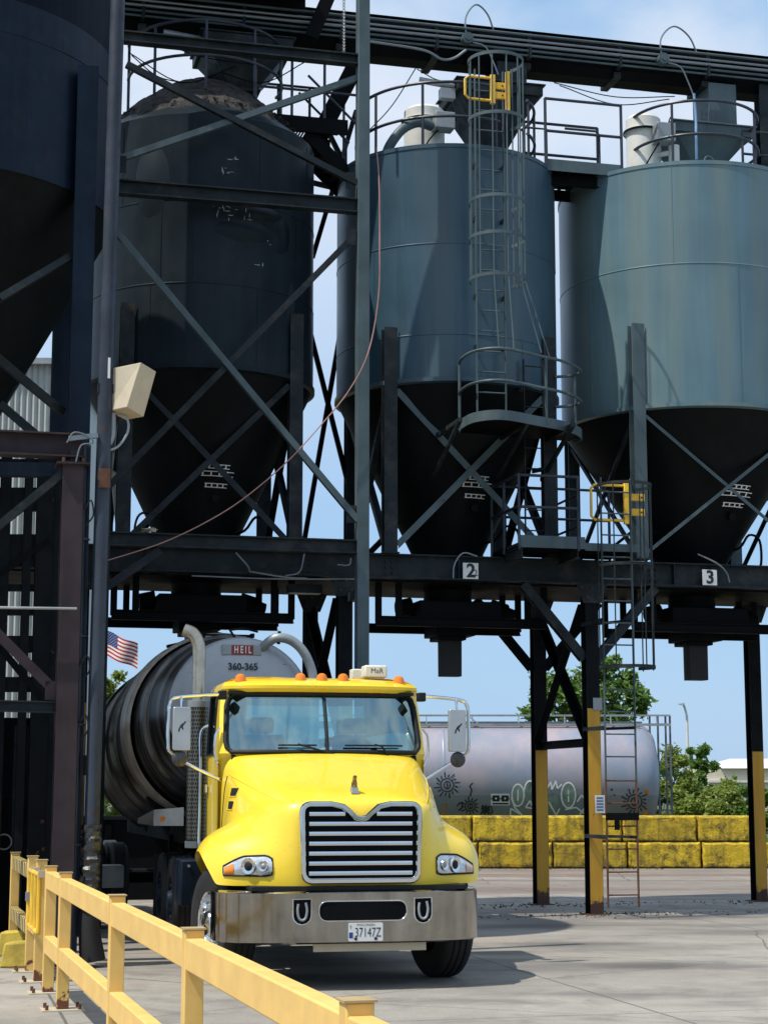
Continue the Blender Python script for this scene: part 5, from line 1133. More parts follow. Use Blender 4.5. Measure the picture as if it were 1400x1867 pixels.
# chassis
mb = MB()
for s in (-1, 1): mb.bar((s * .43, .3, .82), (s * .43, 7.0, .82), .09, .26)
mb.box((-.5, .55, .36), (.55, 2.4, .70)); mb.box((-.8, 2.5, .4), (.8, 4.6, .7)); mb.cyl((-1.0, 1.2, .5), (1.0, 1.2, .5), .07, n=12)
for y in (5.05, 6.40): mb.cyl((-1.0, y, .5), (1.0, y, .5), .10, n=12)
mb.part('chassis', M['black'], tk)
MB().box((-.55, 5.2, .96), (.55, 6.2, 1.10)).part('fifth_wheel', M['black'], tk, bevel=.03)
for s in (-1, 1):
    t0 = MB().lathe([(0, 2.35), (.28, 2.36), (.31, 2.40), (.31, 3.30), (.28, 3.34), (0, 3.35)], (s * .88, 0, .66), 28, 'y').part('fuel_tank', M['post'], tk)
    mb = MB(); mb.box((s * 1.0 - .2, 2.0, .50), (s * 1.0 + .2, 2.3, .545)); mb.box((s * 1.0 - .2, 1.95, .80), (s * 1.0 + .2, 2.3, .845)); mb.each('step', M['galv'], tk, bevel=.006)
mb = MB(); mb.box((-1.24, 3.7, .52), (-.75, 4.35, 1.0)); bb = mb.part('battery_box', M['navy'], tk, bevel=.015)
mb = MB()
for i in range(4): mb.cyl((-1.16 + .12 * i, 3.699, .94), (-1.16 + .12 * i, 3.685, .94), .016, n=8)
mb.each('bolt', M['galv'], tk, bb)
mb = MB()
for s in (-1, 1):
    for z0 in (.3,): mb.box((s * .95 - .3, 7.0, .18), (s * .95 + .3, 7.02, .95))
mb.each('mud_flap', M['rubber'], tk)
# ------------------------------------------------------------------ tank trailer (frame: y towards the rear)
tl = thing('tank_trailer', 'grey and black tank trailer hitched behind the yellow truck', 'trailer', (0, 3, 0), 'trailer')
q = N('grimy_tank_painted_glints'); a = q.noise(1.5, 7, .65); st = q.noise(1.0, 5, stretch=(1, 7, .6))
q.color(q.mix(q.ramp(st, .46, .68), q.mix(q.ramp(a, .35, .65), (.012, .012, .014), (.035, .035, .038)), (.26, .235, .205))); q.b.inputs['Metallic'].default_value = .7; q.b.inputs['Roughness'].default_value = .33  # grimy dark base; pale streaks paint in reflections of the polished metal
M['barrel'] = q.m
q = N('grey_tank_head'); a = q.noise(2.2, 6); sp = q.noise(24, 2); c = q.mix(q.ramp(a, .3, .7), (.30, .315, .335), (.40, .415, .43)); q.color(q.mix(q.ramp(sp, .68, .72, 0, .8), c, (.12, .11, .10))); q.b.inputs['Roughness'].default_value = .4; q.b.inputs['Metallic'].default_value = .25; M['head'] = q.m
M['tanband'] = paint('tan_worn_band', (.30, .255, .205), .4, metal=.45, var=.35, streak=.6)
def tw_(y):   # radius, axis height
    t = max(0, min(1, y / 1.8)); f = max(0, min(1, (y - 1.8) / 2.7)); g = max(0, y - 5.2); return .83 + .29 * t + .06 * f - .16 * g, 2.66 - .14 * t - .20 * f
ST = [0, .3, .6, .9, 1.2, 1.5, 1.8, 2.2, 2.6, 3.0, 3.5, 4.0, 4.6, 5.2, 5.8, 6.4, 6.8]
def circ(r, y, z, n=64): return [Vec((r * math.cos(2 * PI * i / n), y, z + r * math.sin(2 * PI * i / n))) for i in range(n)]
MB().grid([circ(tw_(y)[0], y, tw_(y)[1]) for y in ST] + [circ(.7, 7.0, 2.32), circ(.4, 7.1, 2.32), circ(.02, 7.15, 2.32)], True).part('barrel', M['barrel'], tl, smooth=40)
MB().grid([circ(.835, .02, 2.66), circ(.838, -.03, 2.66), circ(.80, -.07, 2.66), circ(.72, -.10, 2.66), circ(.45, -.16, 2.66), circ(.02, -.19, 2.66)], True).part('front_head', M['head'], tl, smooth=60)
for y, wd, m_ in ((.95, .05, 'barrel'), (1.80, .40, 'tanband'), (2.75, .05, 'barrel'), (3.6, .06, 'barrel'), (5.2, .07, 'barrel')):
    r, z = tw_(y); MB().grid([circ(r - .01, y - wd, z), circ(r + .035, y - wd * .8, z), circ(r + .035, y + wd * .8, z), circ(r - .01, y + wd, z)], True).part('ring_stiffener', M[m_], tl)
# tilted name board and number
pz = 3.34; nb = MB().box((-.24, -.125, pz - .06), (.22, -.085, pz + .065)).part('name_board', M['galv'], tl, bevel=.008)
MB().box((-.13, -.1285, pz - .055), (.125, -.126, pz + .058)).part('red_panel', M['red'], tl, nb)
mb = MB(); mb.text('H E I L', .115, (0, -.1305, pz + .002), (1, 0, 0), (0, 0, 1), sx=.62, bold=.002); mb.part('lettering', M['wtext'], tl, nb, smooth=0)
mb = MB(); mb.text('360-365', .115, (.0, -.169, 3.145), (1, 0, 0), (0, .25, .97), sx=.92, bold=.003); mb.part('unit_number', M['text'], tl, smooth=0)
# hose arch on the right front
MB().tube(bez([(.23, -.05, 3.36), (.30, -.16, 3.44), (.40, -.22, 3.485), (.56, -.22, 3.45), (.70, -.22, 3.32), (.80, -.2, 3.1), (.83, -.2, 2.8), (.83, -.2, 2.2)], 36), .055, 14).part('hose', M['galv'], tl)
MB().tube([(.40, -.22, 3.41), (.41, -.22, 3.56)], .02, 8).part('hose_clamp', M['black'], tl)
# top gear
mb = MB()
for s in (-1, 1): mb.bar((s * .3, .9, 3.60), (s * .3, 5.2, 3.54), .04, .05)
for i in range(9): y = 1.0 + i * .5; mb.bar((-.3, y, 3.605 - .006 * i), (.3, y, 3.605 - .006 * i), .05, .02)
mb.part('catwalk', M['black'], tl)
for y in (2.6, 4.4): mb = MB(); mb.lathe([(.27, 3.55), (.27, 3.70), (.30, 3.71), (.30, 3.74), (.1, 3.79), (0, 3.79)], (0, y, 0), 24); mb.part('manhole', M['black'], tl)
mb = MB(); mb.tube([(-.08, -.02, 3.50), (-.1, .2, 3.60), (.1, .4, 3.64), (.3, .6, 3.62)], .014, 6); mb.part('air_line', M['black'], tl)
# belly hoppers, subframe, legs, wheels
for y in (2.4, 4.6): MB().grid([[Vec((r * math.cos(t), y + r * 1.05 * math.sin(t), z)) for t in [2 * PI * i / 32 for i in range(32)]] for r, z in ((.92, 1.9), (.5, 1.15), (.15, .75), (.15, .6))], True).part('discharge_cone', M['black'], tl)
mb = MB()
for s in (-1, 1):
    MB().bar((s * .46, .1, 1.22), (s * .46, 7.0, 1.22), .09, .2).part('frame_rail', M['black'], tl)
    mb.add([(s * .62, .1, 1.34), (s * .62, 1.75, 1.34), (s * .62, 1.75, 1.42), (s * .62, .1, 1.55), (s * .95, .2, 1.34), (s * .95, 1.75, 1.34), (s * .95, 1.75, 1.40), (s * .95, .2, 1.52)], [(0, 1, 2, 3), (4, 7, 6, 5), (0, 3, 7, 4), (1, 5, 6, 2), (3, 2, 6, 7), (0, 4, 5, 1)])
mb.each('subframe', M['stain'], tl)
p = G(282, 1503, 0.2, 'trailer'); MB().cyl((-.86, .19, 1.42), (-.86, .15, 1.42), .03, n=12).part('marker_light', M['amber'], tl)
for s in (-1, 1): MB().bar((s * .5, 1.9, .1), (s * .5, 1.9, 1.2), .1, .1, (0, 1, 0)).part('landing_leg', M['black'], tl)
mb = MB(); mb.box((-1.22, 4.6, .42), (-.80, 5.0, .72)); mb.part('tool_box', M['galv'], tl, bevel=.01)
def twheel(x, y, s, r=.5, w_=.26):
    o = MB().lathe([(r * .56, -w_ / 2), (r * .9, -w_ / 2), (r, -w_ / 2 + .05), (r, w_ / 2 - .05), (r * .9, w_ / 2), (r * .56, w_ / 2)], (x, y, r), 36, 'x').part('wheel', M['rubber'], tl)
    MB().lathe([(r * .57, s * (w_ / 2 - .01)), (r * .5, s * (w_ / 2 - .1)), (r * .25, s * (w_ / 2 - .05)), (0, s * (w_ / 2))], (x, y, r), 24, 'x').part('rim', M['galv'], tl, o)
for y in (5.9, 7.0):
    for s in (-1, 1): twheel(s * 1.08, y, s); twheel(s * .76, y, s)
mb = MB()
for y in (5.9, 7.0): mb.cyl((-1.0, y, .5), (1.0, y, .5), .08, n=12)
mb.each('axle', M['black'], tl)
# ------------------------------------------------------------------ yellow block wall
q = N('yellow_wall_block'); vr = q.oi.outputs['Random']; a = q.noise(5.5, 10, .78); b = q.noise(1.1, 6); P_ = q.xyz(); dr = q.noise(1.0, 6, .6, stretch=(5, 5, .7))
c = q.mix(q.ramp(b, .3, .7), (.55, .37, .015), (.76, .54, .03)); c = q.mix(q.ramp(vr, .2, 1, 0, .3), c, (.42, .31, .02)); c = q.mix(q.ramp(dr, .44, .66, 0, .85), c, (.20, .145, .02)); pt_ = q.noise(1.7, 4, .5); c = q.mix(q.math('MULTIPLY', q.ramp(a, .47, .62, 0, .95), q.ramp(pt_, .36, .56, .2, 1)), c, (.085, .068, .022))
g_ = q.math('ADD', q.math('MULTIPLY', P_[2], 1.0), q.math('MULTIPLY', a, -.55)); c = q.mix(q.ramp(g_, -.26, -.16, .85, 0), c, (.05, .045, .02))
q.color(c); q.b.inputs['Roughness'].default_value = .9; q.bump(q.noise(2.6, 9, .75), .9, .12); M['wall'] = q.m
rd = random.Random(21); YW = 41.2
top_names = ['yellow wall block in the top course half hidden by the truck fender', 'wide yellow block in the top course directly left of the rear ladder-side post', 'yellow block in the top course behind the two yellow-footed posts', 'yellow block in the top course with a faint split, right of the ladder', 'last yellow block of the top course at the right, with a worn corner']
bot_names = ['yellow wall block in the bottom course half hidden by the truck fender', 'stained yellow block in the bottom course directly left of the rear ladder-side post', 'yellow block in the bottom course behind the two yellow-footed posts', 'yellow block in the bottom course with a dark right end, right of the ladder', 'cracked yellow block at the right end of the bottom course']
for rowi, (xs, zz, names, yy) in enumerate((((600, 731, 858, 990, 1128, 1263, 1388), (.585, 1.165), [None] + top_names, .06), ((607, 740, 868, 1003, 1137, 1270, 1393), (.0, .575), [None] + bot_names, .0))):
    for i in range(6):
        Yc = YW + yy; x0 = (xs[i] - 700) / F * Yc + .012; x1 = (xs[i + 1] - 700) / F * Yc - .012; z0, z1 = zz
        if names[i] is None: names[i] = 'yellow %s-course wall block behind the truck hood' % ('top' if rowi == 0 else 'bottom')
        nx, nz_ = 14, 6; j = lambda: rd.uniform(-.012, .012); rows = []
        # rounded, chipped block: rings front to back
        mb = MB(); rings_ = []
        per = [(x0 + (x1 - x0) * k / nx, z0) for k in range(nx)] + [(x1, z0 + (z1 - z0) * k / nz_) for k in range(nz_)] + [(x1 - (x1 - x0) * k / nx, z1) for k in range(nx)] + [(x0, z1 - (z1 - z0) * k / nz_) for k in range(nz_)]
        jt = [(j(), j()) for _ in per]; cx, cz = (x0 + x1) / 2, (z0 + z1) / 2
        for ins, dy in ((.045, 0), (.012, .03), (0, .08), (0, .6), (.03, .66)):
            rings_.append([Vec((cx + (x - cx) * (1 - ins / (x1 - x0) * 2) + (a_[0] if dy < .2 else 0), Yc + dy + (a_[1] * .7 if dy < .2 else 0), max(.002 if rowi else z0, cz + (z - cz) * (1 - ins / (z1 - z0) * 2) + (a_[1] if dy < .2 else 0)))) for (x, z), a_ in zip(per, jt)])
        mb.grid(rings_, True); n_ = len(per)
        mb.add(rings_[0], [tuple(range(n_ - 1, -1, -1))]); mb.add(rings_[-1], [tuple(range(n_))])
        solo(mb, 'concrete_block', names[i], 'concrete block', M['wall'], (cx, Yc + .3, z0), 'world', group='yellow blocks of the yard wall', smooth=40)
mb = MB()
for i in range(900):
    if i < 520: u_, v_ = rd.gauss(0, .9) + (-.1 if i % 3 else 3.6), rd.gauss(-.1, .28) + (2.2 if i % 2 else 0)
    else: u_, v_ = rd.uniform(-6.5, 7), 14.7 + rd.expovariate(3) * -1
    p = W((u_, v_, 0)); sz = rd.uniform(.006, .022) * (1.6 if i % 17 == 0 else 1)
    if p.y > 41.1: p.y = 41.1 - rd.random() * .3
    mb.add([p + Vec((-sz, -sz * .7, 0)), p + Vec((sz, -sz * .6, 0)), p + Vec((sz * .8, sz, 0)), p + Vec((-sz * .7, sz * .9, 0)), p + Vec((0, 0, sz))], [(0, 1, 4), (1, 2, 4), (2, 3, 4), (3, 0, 4)])
o = mb.mesh('rubble', M['crust'], Vec((0, 0, 0)), smooth=0); tag(o, 'scattered crumbs of grit around the post feet and along the wall foot', 'rubble', kind='stuff')

# ------------------------------------------------------------------ parked tank behind the wall
YT, RT, ZT = 50.0, 1.46, 2.08
bt = thing('tank_trailer', 'faded grey-pink tank with graffiti behind the yellow block wall', 'tank trailer', (3.2, YT, 0), 'world')
q = N('faded_tank_paint'); a = q.noise(.8, 6, .6); st = q.noise(1.0, 5, stretch=(3, 3, .3)); c = q.mix(q.ramp(a, .38, .66), (.25, .29, .36), (.41, .34, .37)); c = q.mix(q.ramp(st, .5, .8, 0, .4), c, (.50, .42, .44))
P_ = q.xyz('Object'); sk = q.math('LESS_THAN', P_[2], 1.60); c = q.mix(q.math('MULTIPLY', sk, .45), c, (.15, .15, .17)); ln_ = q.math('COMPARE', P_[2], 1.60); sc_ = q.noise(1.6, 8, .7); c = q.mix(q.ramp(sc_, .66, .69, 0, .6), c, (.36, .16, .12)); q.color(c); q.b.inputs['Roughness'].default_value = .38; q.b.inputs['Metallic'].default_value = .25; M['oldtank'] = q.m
XR = (1150 - 700) / F * YT; XL = -3.0
n_ = 64
def tc_(r, x): return [Vec((x, YT + r * math.cos(2 * PI * i / n_), ZT + r * math.sin(2 * PI * i / n_))) for i in range(n_)]
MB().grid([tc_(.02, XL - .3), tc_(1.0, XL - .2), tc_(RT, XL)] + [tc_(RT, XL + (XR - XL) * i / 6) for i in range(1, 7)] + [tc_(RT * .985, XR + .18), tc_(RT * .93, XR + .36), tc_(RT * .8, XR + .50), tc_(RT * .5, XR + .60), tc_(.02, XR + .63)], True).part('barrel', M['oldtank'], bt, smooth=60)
for x in (XL + 1.9, XL + 4.6, XL + 7.2): MB().grid([tc_(RT + .004, x - .03), tc_(RT + .012, x), tc_(RT + .004, x + .03)], True).part('weld_band', M['oldtank'], bt)
zr = ZT + RT; mb = MB()
mb.bar((XL, YT - .62, zr - .05), (XR + .95, YT - .62, zr - .05), .05, .07); mb.part('side_rail', M['galv'], bt)
MB().bar((XL, YT - .55, zr + .20), (XR + .95, YT - .55, zr + .20), .04, .05).part('top_rail', M['galv'], bt)
mb = MB()
for i in range(9): x = XL + .4 + i * 1.25; mb.bar((x, YT - .6, zr - .05), (x, YT - .55, zr + .2), .03, .03)
for i in range(3): x = XL + 2.2 + i * 3.1; mb.bar((x, YT - .55, zr + .18), (x + .35, YT - .65, zr - .1), .03, .03)
mb.each('stanchion', M['galv'], bt)
mb = MB(); mb.box((XL, YT - .5, zr + .0), (XR + .2, YT + .5, zr + .04)); mb.part('catwalk', M['galv'], bt)
mb = MB(); x0, x1 = XR + .30, XR + .95
for x in (x0 + .1, x0 + .32, x1 - .12, x1): mb.bar((x, YT - .5, .2), (x, YT - .5, zr + .2), .05, .05, (0, 1, 0))
for z in (1.2, 2.1, zr - .05, zr + .2): mb.bar((x0, YT - .5, z), (x1, YT - .5, z), .04, .04)
mb.part('end_ladder', paint('dark_ladder_paint', (.10, .11, .14), .5), bt)
mb = MB(); mb.box((XL + .5, YT - .5, .45), (XR, YT + .5, .62)); mb.part('underframe', M['black'], bt)
for x in (XL + 1.5, XL + 2.9, XR - 2.6, XR - 1.2): MB().cyl((x, YT - .95, .46), (x, YT + .95, .46), .46, n=28).part('wheel', M['rubber'], bt)
def T(px, py, off=.012):
    d = ray(px, py); Y = YT - RT
    for _ in range(6): z = EYE + d[2] / d[1] * Y; Y = YT - math.sqrt(max(.02, RT * RT - (z - ZT) ** 2))
    X = d[0] / d[1] * Y; z = EYE + d[2] / d[1] * Y; v = Vec((0, Y - YT, z - ZT)).normalized(); return Vec((X, Y, z)) + v * off
def stroke(mb, pts, wpx, off=.012):
    wpx = wpx * (1.3 if off == .016 else 1.0)
    for i in range(len(pts) - 1):
        (ax_, ay_), (bx_, by_) = pts[i], pts[i + 1]; L = math.hypot(bx_ - ax_, by_ - ay_) or 1; nx, ny = -(by_ - ay_) / L * wpx / 2, (bx_ - ax_) / L * wpx / 2
        mb.add([T(ax_ + nx, ay_ + ny, off), T(bx_ + nx, by_ + ny, off), T(bx_ - nx, by_ - ny, off), T(ax_ - nx, ay_ - ny, off)], [(0, 1, 2, 3)])
def disc(mb, cx, cy, rx, ry, off, n=16): mb.add([T(cx + rx * math.cos(2 * PI * i / n), cy + ry * math.sin(2 * PI * i / n), off) for i in range(n)] + [T(cx, cy, off)], [(i, (i + 1) % n, n) for i in range(n)])
def loop_(cx, cy, rx, ry, n=18, a0=0, a1=2 * PI): return [(cx + rx * math.cos(a0 + (a1 - a0) * i / n), cy + ry * math.sin(a0 + (a1 - a0) * i / n)) for i in range(n + 1)]
for cx, cy, r_, n_r in ((815, 1432, 12, 16), (857, 1470, 9, 13), (1157, 1462, 13, 17), (885, 1476, 5, 8)):
    mb = MB(); stroke(mb, loop_(cx, cy, r_, r_), 2); stroke(mb, loop_(cx, cy, r_ * .5, r_ * .55), 2); stroke(mb, [(cx, cy - r_ * .4), (cx + 1, cy + r_ * .5)], 2)
    for i in range(n_r): a_ = 2 * PI * i / n_r + .1; l_ = r_ * (1.65 + .35 * (i % 2)); stroke(mb, [(cx + r_ * 1.2 * math.cos(a_), cy + r_ * 1.2 * math.sin(a_)), (cx + l_ * math.cos(a_ + .1), cy + l_ * math.sin(a_ + .1))], 2.2)
    mb.part('sunburst_graffiti', M['text'], bt, smooth=0)
mb = MB()
stroke(mb, [(833, 1470), (838, 1464), (843, 1466), (842, 1473), (836, 1478)], 2.5); stroke(mb, [(857, 1452), (860, 1440), (856, 1434), (862, 1428)], 2.5)
for x in (878, 884, 890, 895): stroke(mb, [(x, 1470), (x + 3, 1480), (x - 2, 1486)], 2)
disc(mb, 1115, 1440, 2, 2, .012); disc(mb, 1120, 1450, 1.5, 1.5, .012)
mb.part('scribble_graffiti', M['text'], bt, smooth=0)
sage = paint('sage_spray_paint', (.22, .27, .22), .6)
for cx, cy, rx, ry in ((944, 1450, 11, 20), (966, 1444, 12, 20), (1036, 1450, 13, 23), (1008, 1462, 10, 16)): mb = MB(); disc(mb, cx, cy, rx, ry, .008); mb.part('letter_fill', sage, bt, smooth=0)
mb = MB()
for pts in (loop_(944, 1450, 11, 20), loop_(966, 1446, 11, 22, 12, PI * .9, PI * 2.1), loop_(1036, 1450, 13, 23), [(944, 1440), (944, 1460)], [(1036, 1440), (1036, 1462)], [(932, 1455), (938, 1472), (952, 1486)], [(930, 1486), (931, 1474), (948, 1484)], [(958, 1472), (966, 1460), (972, 1474), (958, 1472)], [(998, 1436), (1004, 1426), (1006, 1440), (1013, 1424), (1016, 1438), (1024, 1430)], [(1000, 1462), (1008, 1476), (1014, 1486), (1020, 1474)], [(1052, 1462), (1060, 1450), (1072, 1464), (1056, 1486)], [(1030, 1476), (1050, 1472), (1066, 1484)], [(986, 1440), (992, 1470), (984, 1484)]): stroke(mb, pts, 2.2, .016)
mb.part('letter_outline', M['wtext'], bt, smooth=0)
mb = MB(); stroke(mb, [(895, 1458), (929, 1458)], 21, .008); mb.part('placard_border', M['wtext'], bt, smooth=0)
mb = MB()
for x in (897.5, 914): stroke(mb, [(x, 1456), (x + 13, 1456)], 11, .012)
stroke(mb, [(897.5, 1465.5), (927, 1465.5)], 3, .012); mb.part('placard_panel', M['text'], bt, smooth=0)
mb = MB(); disc(mb, 904, 1456, 1.6, 1.8, .016); disc(mb, 920.5, 1456, 1.4, 1.8, .016); mb.part('placard_mark', M['wtext'], bt, smooth=0)
mb = MB(); stroke(mb, [(812, 1466), (808, 1487)], 8); stroke(mb, [(1178, 1440), (1176, 1487)], 8) ; mb.part('orange_mark', paint('orange_spray', (.50, .18, .03), .6), bt, smooth=0)

# ------------------------------------------------------------------ trees and bushes
def leafmat(name, c0, c1):
    q = N(name); g = q.n('ShaderNodeNewGeometry'); a = q.noise(.6, 3)
    f = q.math('ADD', q.math('MULTIPLY', g.outputs['Random Per Island'], .7), q.math('MULTIPLY', a, .3)); q.color(q.mix(f, c0, c1)); q.b.inputs['Roughness'].default_value = .5; q.b.inputs['Specular IOR Level'].default_value = .3
    tr_ = q.n('ShaderNodeBsdfTranslucent'); q.l(q.mix(f, mul(c0, 1.5), mul(c1, 1.5)), tr_.inputs[0]); ms_ = q.n('ShaderNodeMixShader'); ms_.inputs[0].default_value = .3
    q.l(q.b.outputs[0], ms_.inputs[1]); q.l(tr_.outputs[0], ms_.inputs[2]); q.l(ms_.outputs[0], q.t.nodes['Material Output'].inputs[0]); return q.m
LM = leafmat('mid_green_leaf', (.055, .115, .022), (.155, .265, .05)); LD = leafmat('dark_green_leaf', (.022, .055, .016), (.07, .135, .03)); LY = leafmat('yellow_green_leaf', (.11, .16, .025), (.26, .32, .065))
M['bark'] = paint('bark', (.085, .065, .05), .9, var=.4)
def tree(name, label, cat, x, Y, h, crowns, m_, nleaf, size, trunk_r, seed, group=None):
    rd = random.Random(seed); r_ = thing(name, label, cat, (x, Y, 0), 'world', group)
    cen = []
    for (cx, cz, rx, rz) in crowns:
        for i in range(int(7 + rx * 5)):
            u_ = Vec((rd.gauss(0, 1), rd.gauss(0, 1), rd.gauss(0, 1))).normalized() * rd.random() ** .4
            cen.append((Vec((x + cx + u_.x * rx, Y + u_.y * rx * .8, cz + u_.z * rz)), rx * rd.uniform(.16, .34)))
    mb = MB()
    for i in range(nleaf):
        c, rr = rd.choice(cen); p = c + Vec((rd.gauss(0, 1), rd.gauss(0, 1), rd.gauss(0, .8))) * rr * .62; s = size * (rd.uniform(.45, 1.0) if rd.random() < .6 else rd.uniform(1.0, 1.7))
        a = Vec((rd.uniform(-1, 1), rd.uniform(-1, 1), rd.uniform(-.7, .5))).normalized(); b = a.cross(Vec((rd.uniform(-1, 1), rd.uniform(-1, 1), rd.uniform(-1, 1)))).normalized()
        mb.add([p - a * s, p + b * s * .42, p + a * s, p - b * s * .42], [(0, 1, 2, 3)])
    mb.part('crown', m_, r_, smooth=0)
    mb = MB(); top = max(c[1] for c in crowns)
    mb.tube([Vec((x, Y, -.05)), Vec((x + .1 * trunk_r, Y, h * .3)), Vec((x - .5 * trunk_r, Y, top))], [trunk_r, trunk_r * .75, trunk_r * .3], 10)
    for c, rr in cen[::2]:
        s_ = Vec((x, Y, max(h * .2, min(c.z * .6, top)))); mb.tube([s_, s_.lerp(c, .5) + Vec((0, 0, .1)), c], [trunk_r * .35, trunk_r * .2, trunk_r * .06], 5)
    mb.part('trunk', M['bark'], r_)
def X_(px, Y): return (px - 700) / F * Y
def Z_(py, Y): return at_depth(700, py, Y)[2]
Y = 66.0; x = X_(1068, Y)
tree('leafy_tree', 'broad leafy tree rising behind the graffiti tank', 'tree', x, Y, 6, [(X_(1075, Y) - x, Z_(1262, Y), 1.5, 1.15), (X_(1000, Y) - x, Z_(1285, Y), 1.15, .9), (X_(1140, Y) - x, Z_(1270, Y), .95, 1.0), (X_(1100, Y) - x, Z_(1222, Y), .8, .55), (X_(1060, Y) - x, Z_(1320, Y), 1.9, .7)], LM, 7000, .13, .22, 1)
Y = 60.0; x = X_(182, Y)
tree('leafy_tree', 'bright leafy tree standing below the flag on the left', 'tree', x, Y, 5, [(X_(192, Y) - x, Z_(1240, Y), .55, .7), (X_(150, Y) - x, Z_(1280, Y), .9, 1.1), (X_(200, Y) - x, Z_(1320, Y), .9, .9), (X_(232, Y) - x, Z_(1270, Y), .28, .35), (0, Z_(1400, Y), 1.2, .8)], LY, 8500, .10, .16, 2)
for i, (px, py, Yb, rx, rz, m_, n_, lab) in enumerate(((1225, 1425, 57, .70, 1.05, LY, 8500, 'yellow-green bush just right of the end ladder of the graffiti tank'), (1274, 1385, 59, .42, .80, LM, 5500, 'narrow dark upright bush beside the street lamp'), (1275, 1455, 56, .95, .70, LY, 8000, 'wide green bush below the narrow dark upright bush'), (1335, 1440, 60, .35, .55, LY, 500, 'sparse pale bush in front of the cream building'), (1372, 1465, 55, .55, .60, LM, 4200, 'green bush at the right end of the yellow wall'), (1318, 1470, 54, .6, .42, LY, 3200, 'low pale green bush filling the gap above the yellow wall, left of the right-end bush'), (1200, 1462, 58, .45, .5, LD, 1500, 'dark low bush behind the end ladder of the graffiti tank'), (178, 1440, 52, .9, 1.1, LY, 2600, 'sunny green shrub seen between the tall pipe and the tank trailer'))):
    tree('bush', lab, 'bush', X_(px, Yb), Yb, 1.5, [(0, Z_(py, Yb), rx, rz), (rx * .2, Z_(py, Yb) * .6, rx * .9, rz * .6)], m_, n_, .075, .05, 30 + i)
rd = random.Random(41); mb = MB()      # wooded skyline far off
for i in range(5200):
    x = rd.uniform(-420, 420); h = 5.5 + 2.5 * math.sin(x * .031) + 2 * math.sin(x * .11 + 1) + 1.5 * math.sin(x * .37); p = Vec((x, 420 + rd.uniform(-8, 14), max(.2, h * rd.random() ** .7)))
    a = Vec((rd.uniform(-1, 1), rd.uniform(-.4, .4), rd.uniform(-.6, .6))).normalized() * 1.7; b = Vec((rd.uniform(-.5, .5), rd.uniform(-1, 1), rd.uniform(-1, 1))).normalized() * 1.3
    mb.add([p - a, p + b, p + a, p - b], [(0, 1, 2, 3)])
o = mb.mesh('far_treeline', LD, Vec((0, 0, 0)), smooth=0); tag(o, 'low dark line of woods along the far horizon', 'treeline', kind='stuff')
rd = random.Random(77); mb = MB()
for i in range(9000):
    x, y = rd.uniform(-24, 16), rd.uniform(42.6, 62); h = rd.uniform(.15, .5); a = rd.uniform(0, 6.28); d = Vec((math.cos(a), math.sin(a), 0)) * .035
    p = Vec((x, y, -.03)); mb.add([p - d, p + d, p + Vec((rd.uniform(-.1, .1), rd.uniform(-.1, .1), h))], [(0, 1, 2)])
o = mb.mesh('weeds', LM, Vec((0, 0, 0)), smooth=0); tag(o, 'tall weeds and grass growing behind the yellow wall', 'weeds', kind='stuff')

# ------------------------------------------------------------------ street lamp, far building, flag, pale shed
Y = 64.0; x = X_(1249, Y); t_ = thing('street_lamp', 'slim white street lamp pole beside the dark upright bush', 'street lamp', (x, Y, 0), 'world')
MB().tube([(x, Y, 0), (x, Y, Z_(1305, Y))], [.075, .045], 10).part('pole', M['white'], t_)
MB().tube(bez([(x, Y, Z_(1306, Y)), (x - .04, Y, Z_(1296, Y)), (x - .12, Y - .1, Z_(1285, Y))], 8), .04, 8).part('lamp_arm', M['white'], t_)
p = Vec((x - .14, Y - .12, Z_(1284, Y))); MB().hexa([p + Vec(v) for v in ((-.16, -.12, -.03), (.03, -.12, -.05), (.03, .1, -.05), (-.16, .1, -.03), (-.14, -.09, .03), (.03, -.1, .03), (.03, .08, .03), (-.14, .07, .03))]).part('lamp_head', M['galv'], t_)
Y = 120.0; t_ = thing('warehouse', 'low cream building with a pale pitched roof far behind the bushes on the right', 'building', (X_(1350, Y), Y, 0), 'world')
x0, x1 = X_(1285, Y), X_(1420, Y); z1 = Z_(1402, Y); zr = Z_(1382, Y)
MB().box((x0, Y, 0), (x1, Y + 12, z1)).part('wall', paint('cream_cladding', (.62, .55, .42), .7, var=.05), t_)
MB().add([(x0 + .8, Y - .3, z1 + .02), (x1 + .3, Y - .3, z1 + .02), (x1 + .3, Y + 12.3, z1 + .02), (x0 + .8, Y + 12.3, z1 + .02), (x0 + 2.2, Y + 4, zr), (x1, Y + 4, zr)], [(0, 1, 5, 4), (1, 2, 5), (2, 3, 4, 5), (3, 0, 4)]).part('roof', M['white'], t_, smooth=0)
MB().box((X_(1312, Y), Y - .06, 0), (X_(1345, Y), Y - .001, Z_(1432, Y))).part('door', M['galv'], t_)
MB().box((x0, Y - .2, z1 - .9), (x1, Y - .001, z1 - .75)).part('eave_band', M['white'], t_)
Y = 58.0; x = X_(186, Y); zt = Z_(1150, Y)
t_ = thing('flag', 'United States flag flying from a slim pole left of the tank trailer', 'flag', (x, Y, 0), 'world')
MB().tube([(x, Y, -.03), (x, Y, zt + .25)], [.05, .025], 8).part('flagpole', M['white'], t_)
M['fw'] = paint('flag_white', (.80, .78, .76), .8, var=.03); M['frd'] = paint('flag_red', (.50, .045, .05), .8, var=.05); M['fb'] = paint('flag_blue', (.03, .05, .20), .8, var=.05)
fw, fh = 1.14, .80
def fp(a, b, off=0): # a along fly, b from top
    return Vec((x + .03 + fw * a, Y + .10 * math.sin(a * 7 + b * 1.5) * a ** .5 + off - .25 * a, zt - fh * b - .46 * a ** 1.2 + .035 * math.sin(a * 8 + b)))
mb = MB()
